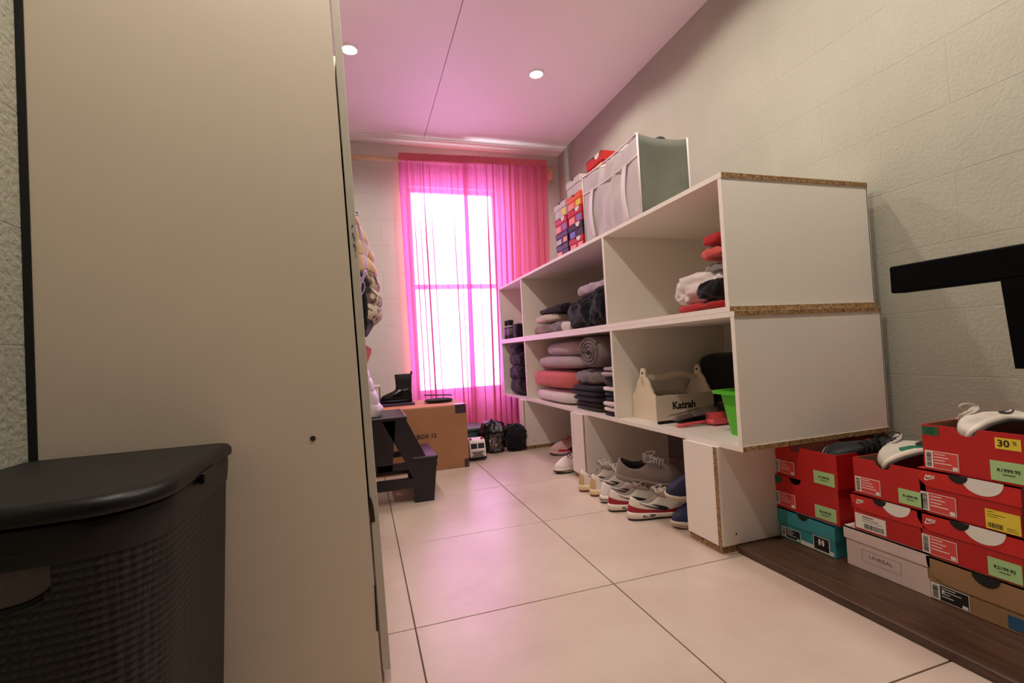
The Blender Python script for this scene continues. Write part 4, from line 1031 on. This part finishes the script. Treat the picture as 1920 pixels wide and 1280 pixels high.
# black cap with a stick
cushion('felt_hat', 'flat black felt hat lying on the right of the carton', 'hat', (.50, 3.33, zc), (.20, .16, .035), fabric('black_felt', (14, 12, 15)), seed=95, amp=.006, e=.8)
solo('wooden_stick', tube(bmesh.new(), [(.40, 3.30, zc + .058), (.60, 3.36, zc + .040)], .004, 8), M('dark_stick', (50, 36, 40), .5), 'thin dark stick lying across the black hat', 'stick', (.5, 3.33, zc + .036), smooth=True)

# ------------------------------------------------------------------ step stool
PUR = M('dark_purple_plastic_stool', (26, 22, 28), .33, bump=.12, bscale=200)
st = thing('step_stool', 'dark two-step plastic stool beside the wardrobe', 'step stool', (.12, 2.63, 0))
def legside(y0, y1):
    f = lambda a, b, t: (a, y0 + (y1 - y0) * t, b); bm = bmesh.new()
    for q in ([(.226, 0), (.322, 0), (.346, .206), (.226, .206)], [(.086, .416), (.203, .416), (.300, .206), (.226, .206), (.188, .206)],
              [(.226, .206), (.188, .206), (.214, .14), (.226, .12)],
              [(-.045, 0), (.025, 0), (.05, .17), (.005, .17)], [(.005, .17), (.125, .17), (.150, .416), (.0, .416)], [(.018, .075), (.226, .075), (.226, .122), (.033, .122)], [(.05, .17), (.20, .17), (.19, .20), (.055, .20)]):
        prism(bm, q, f)
    return bm
wpart('side_frame', legside(2.455, 2.487), PUR, st); wpart('side_frame', legside(2.788, 2.82), PUR, st)
wpart('lower_step', bx(.222, .352, 2.45, 2.825, .2065, .226), PUR, st, bevel=.005)
wpart('upper_step', bx(.0, .207, 2.45, 2.825, .4165, .436), PUR, st, bevel=.005)
wpart('step_lip', bx(.192, .207, 2.488, 2.787, .375, .416), PUR, st, bevel=.002)
wpart('step_lip', bx(.336, .351, 2.488, 2.787, .165, .206), PUR, st, bevel=.002)
wpart('cross_bar', bx(-.02, .02, 2.488, 2.787, .15, .19), PUR, st)
# pale puffer jacket draped on the stool
def puffer(bm, pts, y0, y1, x0f, quilts, bulge=.012):
    """pts: (z, xout) top to bottom; half-elliptic quilted hanging body"""
    rows = []; n = 60; zt_, zb_ = pts[0][0], pts[-1][0]
    for i in range(n + 1):
        z = zt_ + (zb_ - zt_) * i / n
        for (a, b), (c, d) in zip(pts, pts[1:]):
            if c <= z <= a: xo = b + (d - b) * (a - z) / max(1e-9, a - c); break
        ph = (i / n * quilts) % 1.0; q = bulge * (abs(math.sin(PI * ph)) ** .5 - .8)
        row = []
        for k in range(13):
            a = PI * k / 12; xx = x0f(z) + max(.004, (xo - x0f(z)) + q) * math.sin(a) ** .75 ; yy_ = (y0 + y1) / 2 - (y1 - y0) / 2 * math.cos(a)
            wob = .006 * noise.noise(Vector((a * 2.4, z * 22, y0)))
            row.append((xx + wob * math.sin(a), yy_, z + .004 * math.sin(a * 5)))
        row.append((x0f(z), y1 - .01, z)); row.append((x0f(z), y0 + .01, z))
        rows.append(row)
    return grid(bm, rows, True, True, True)
PUFF = M('pale_lilac_nylon', (206, 196, 204), .5, bump=.3, bscale=40)
solo('puffer_jacket', puffer(bmesh.new(), [(.70, .022), (.66, .040), (.60, .055), (.52, .078), (.47, .098), (.437, .090)], 2.46, 2.72, lambda z: .006 - .0 * z, 4, .008), PUFF, 'pale lilac puffer jacket resting on the step stool', 'jacket', (.05, 2.59, .436), smooth=True)
pkx = thing('pink_bag', 'pink fabric corner hanging at the far end of the wardrobe', 'bag', (.03, 2.30, .70))
wpart('flap', prism(bmesh.new(), [(.018, .80), (.050, .775), (.047, .755), (.024, .70), (.018, .70)], lambda a, b, t: (a, 2.28 + .03 * t, b)), fabric('pink_cotton', (216, 110, 124)), pkx)
wpart('strap', tube(bmesh.new(), [(xd(.8) - .0, 2.262, .83), (.02, 2.285, .81), (.024, 2.295, .79)], .003, 5), MATS['pink_cotton'], pkx)
# camouflage puffer coat on the wardrobe door
ch = thing('puffer_coat', 'camouflage and beige quilted puffer coat hanging on the wardrobe door', 'coat', (.04, 1.9, .81))
xf = lambda z: xd(z) + .003
wpart('shoulder', puffer(bmesh.new(), [(1.238, .008), (1.19, .036), (1.12, .062), (1.05, .074), (1.03, .078)], 1.70, 2.08, xf, 4.0, .014), M('beige_nylon', (216, 176, 140), .55, bump=.3, bscale=40), ch, smooth=True)
wpart('sleeve', puffer(bmesh.new(), [(1.03, .078), (.99, .082), (.93, .085), (.88, .084), (.862, .070)], 1.70, 2.08, xf, 3, .013), CAMO, ch, smooth=True)
wpart('hem', puffer(bmesh.new(), [(.96, .048), (.90, .054), (.85, .050), (.818, .026)], 1.69, 2.04, xf, 1.5, .006), BLACKF, ch, smooth=True)
wpart('hanger_hook', tube(bmesh.new(), [(xd(1.26), 1.89, 1.29), (.012, 1.89, 1.285), (.014, 1.89, 1.255), (.008, 1.89, 1.225)], .0025, 6), BLKM, ch)
# lilac cable loop hooked on the door edge
cbm = bmesh.new()
for (o_, r_) in ((0, .030), (.006, .022)):
    tube(cbm, [(xd(1.15) + .002 + (r_) * math.sin(PI * k / 20) ** 1.2 * (1 + .15 * math.sin(k)), 1.48 + o_ + .02 * math.sin(k * .3), 1.155 - .24 * k / 20) for k in range(21)], .0019, 6)
tube(cbm, [(xd(1) + .004 + .012 * math.sin(PI * k / 12), 1.47, .97 - .055 * k / 12) for k in range(13)], .0017, 6)
tube(cbm, [(xd(1.16) - .001, 1.485, 1.158), (xd(1.16) + .012, 1.485, 1.158)], .003, 8)
solo('cable', cbm, M('lilac_cable', (196, 160, 220), .4), 'lilac cable looped over the wardrobe door edge beside the coat', 'cable', (.01, 1.48, .91), smooth=True)

# ------------------------------------------------------------------ toys and bags on the floor by the curtain
tr = thing('toy_truck', 'white toy truck with dark windscreen on the floor beside the carton', 'toy truck', (.735, 3.35, 0))
WT = M('white_toy_plastic', (222, 208, 204), .35)
cabm = bmesh.new(); prism(cabm, [(3.205, .022), (3.205, .075), (3.222, .128), (3.24, .140), (3.33, .140), (3.33, .022)], lambda a, b, t: (.678 + .110 * t, a, b)); wpart('cab', cabm, WT, tr, bevel=.002)
wpart('bed', bx(.682, .784, 3.332, 3.50, .030, .085), WT, tr, bevel=.002)
for x0, x1 in ((.686, .730), (.736, .780)):
    wpart('windscreen', prism(bmesh.new(), [(x0, .082), (x1, .082), (x1, .116), (x0, .116)], lambda a, b, t: (a, 3.2065 + (b - .075) * .32 - .0015 + .0012 * t, b)), BLACKP, tr)
wpart('grille', bx(.692, .774, 3.2025, 3.205, .030, .064), M('grey_grille', (118, 104, 100), .5, var=.4, vscale=120), tr)
for x in (.690, .770): wpart('headlight', bx(x - .007, x + .007, 3.2015, 3.2045, .040, .052), WHITE, tr)
for x in (.690, .770): wpart('roof_light', bx(x - .008, x + .008, 3.235, 3.25, .140, .150), REDL, tr)
wpart('bumper', bx(.676, .790, 3.199, 3.208, .012, .026), BLK, tr)
for y in (3.26, 3.44):
    for x in (.676, .776): wpart('wheel', lathe(bmesh.new(), [(.001, 0), (.020, 0), (.022, .003), (.022, .011), (.020, .014), (.001, .014)], (x, y, .022), 18, 'x'), BLK, tr, smooth=False)
gc = thing('green_crate', 'dark green plastic crate behind the toy truck', 'crate', (.79, 3.66, 0))
GRC = M('dark_green_plastic', (48, 74, 66), .4)
wpart('tub', bx(.71, .87, 3.53, 3.82, 0, .15), GRC, gc, bevel=.006); wpart('lid', bx(.70, .88, 3.52, 3.83, .15, .172), GRC, gc, bevel=.004)
GLOSSB = M('black_bin_liner', (14, 11, 13), .22, bump=.5, bscale=25, bdist=.01)
cushion('plastic_bag', 'glossy black plastic bag on the floor beside the toy truck', 'bag', (.91, 3.45, 0), (.25, .24, .265), GLOSSB, seed=100, amp=.035, e=.8, crease=.8, freq=14, n=30)
cushion('plastic_bag', 'matt black bag on the floor beside the far plinth box', 'bag', (1.06, 3.40, 0), (.20, .20, .23), fabric('black_sack', (12, 10, 12)), seed=102, amp=.03, e=.8, crease=.7, freq=14, n=30)
rows = []
for i in range(13):
    rows.append([(.845 + .085 * i / 12 + .008 * noise.noise(Vector((i * .7, j * .8, 3))), 3.315 - .020 * math.sin(PI * i / 12) + .022 * noise.noise(Vector((i * .8, j * .7, 9))), .03 + .12 * j / 9 + .010 * noise.noise(Vector((i * .6, j, 5)))) for j in range(10)])
solo('plastic_wrap', grid(bmesh.new(), rows), CLEAR, 'crumpled clear plastic wrap in front of the glossy black bag', 'wrapper', (.885, 3.31, .03))
solo('torch', tube(bmesh.new(), [(.822, 3.30, .172), (.866, 3.31, .256)], [.011, .015], 10), BLK, 'black stick shaped torch standing against the glossy bag', 'torch', (.855, 3.345, .165), smooth=True)
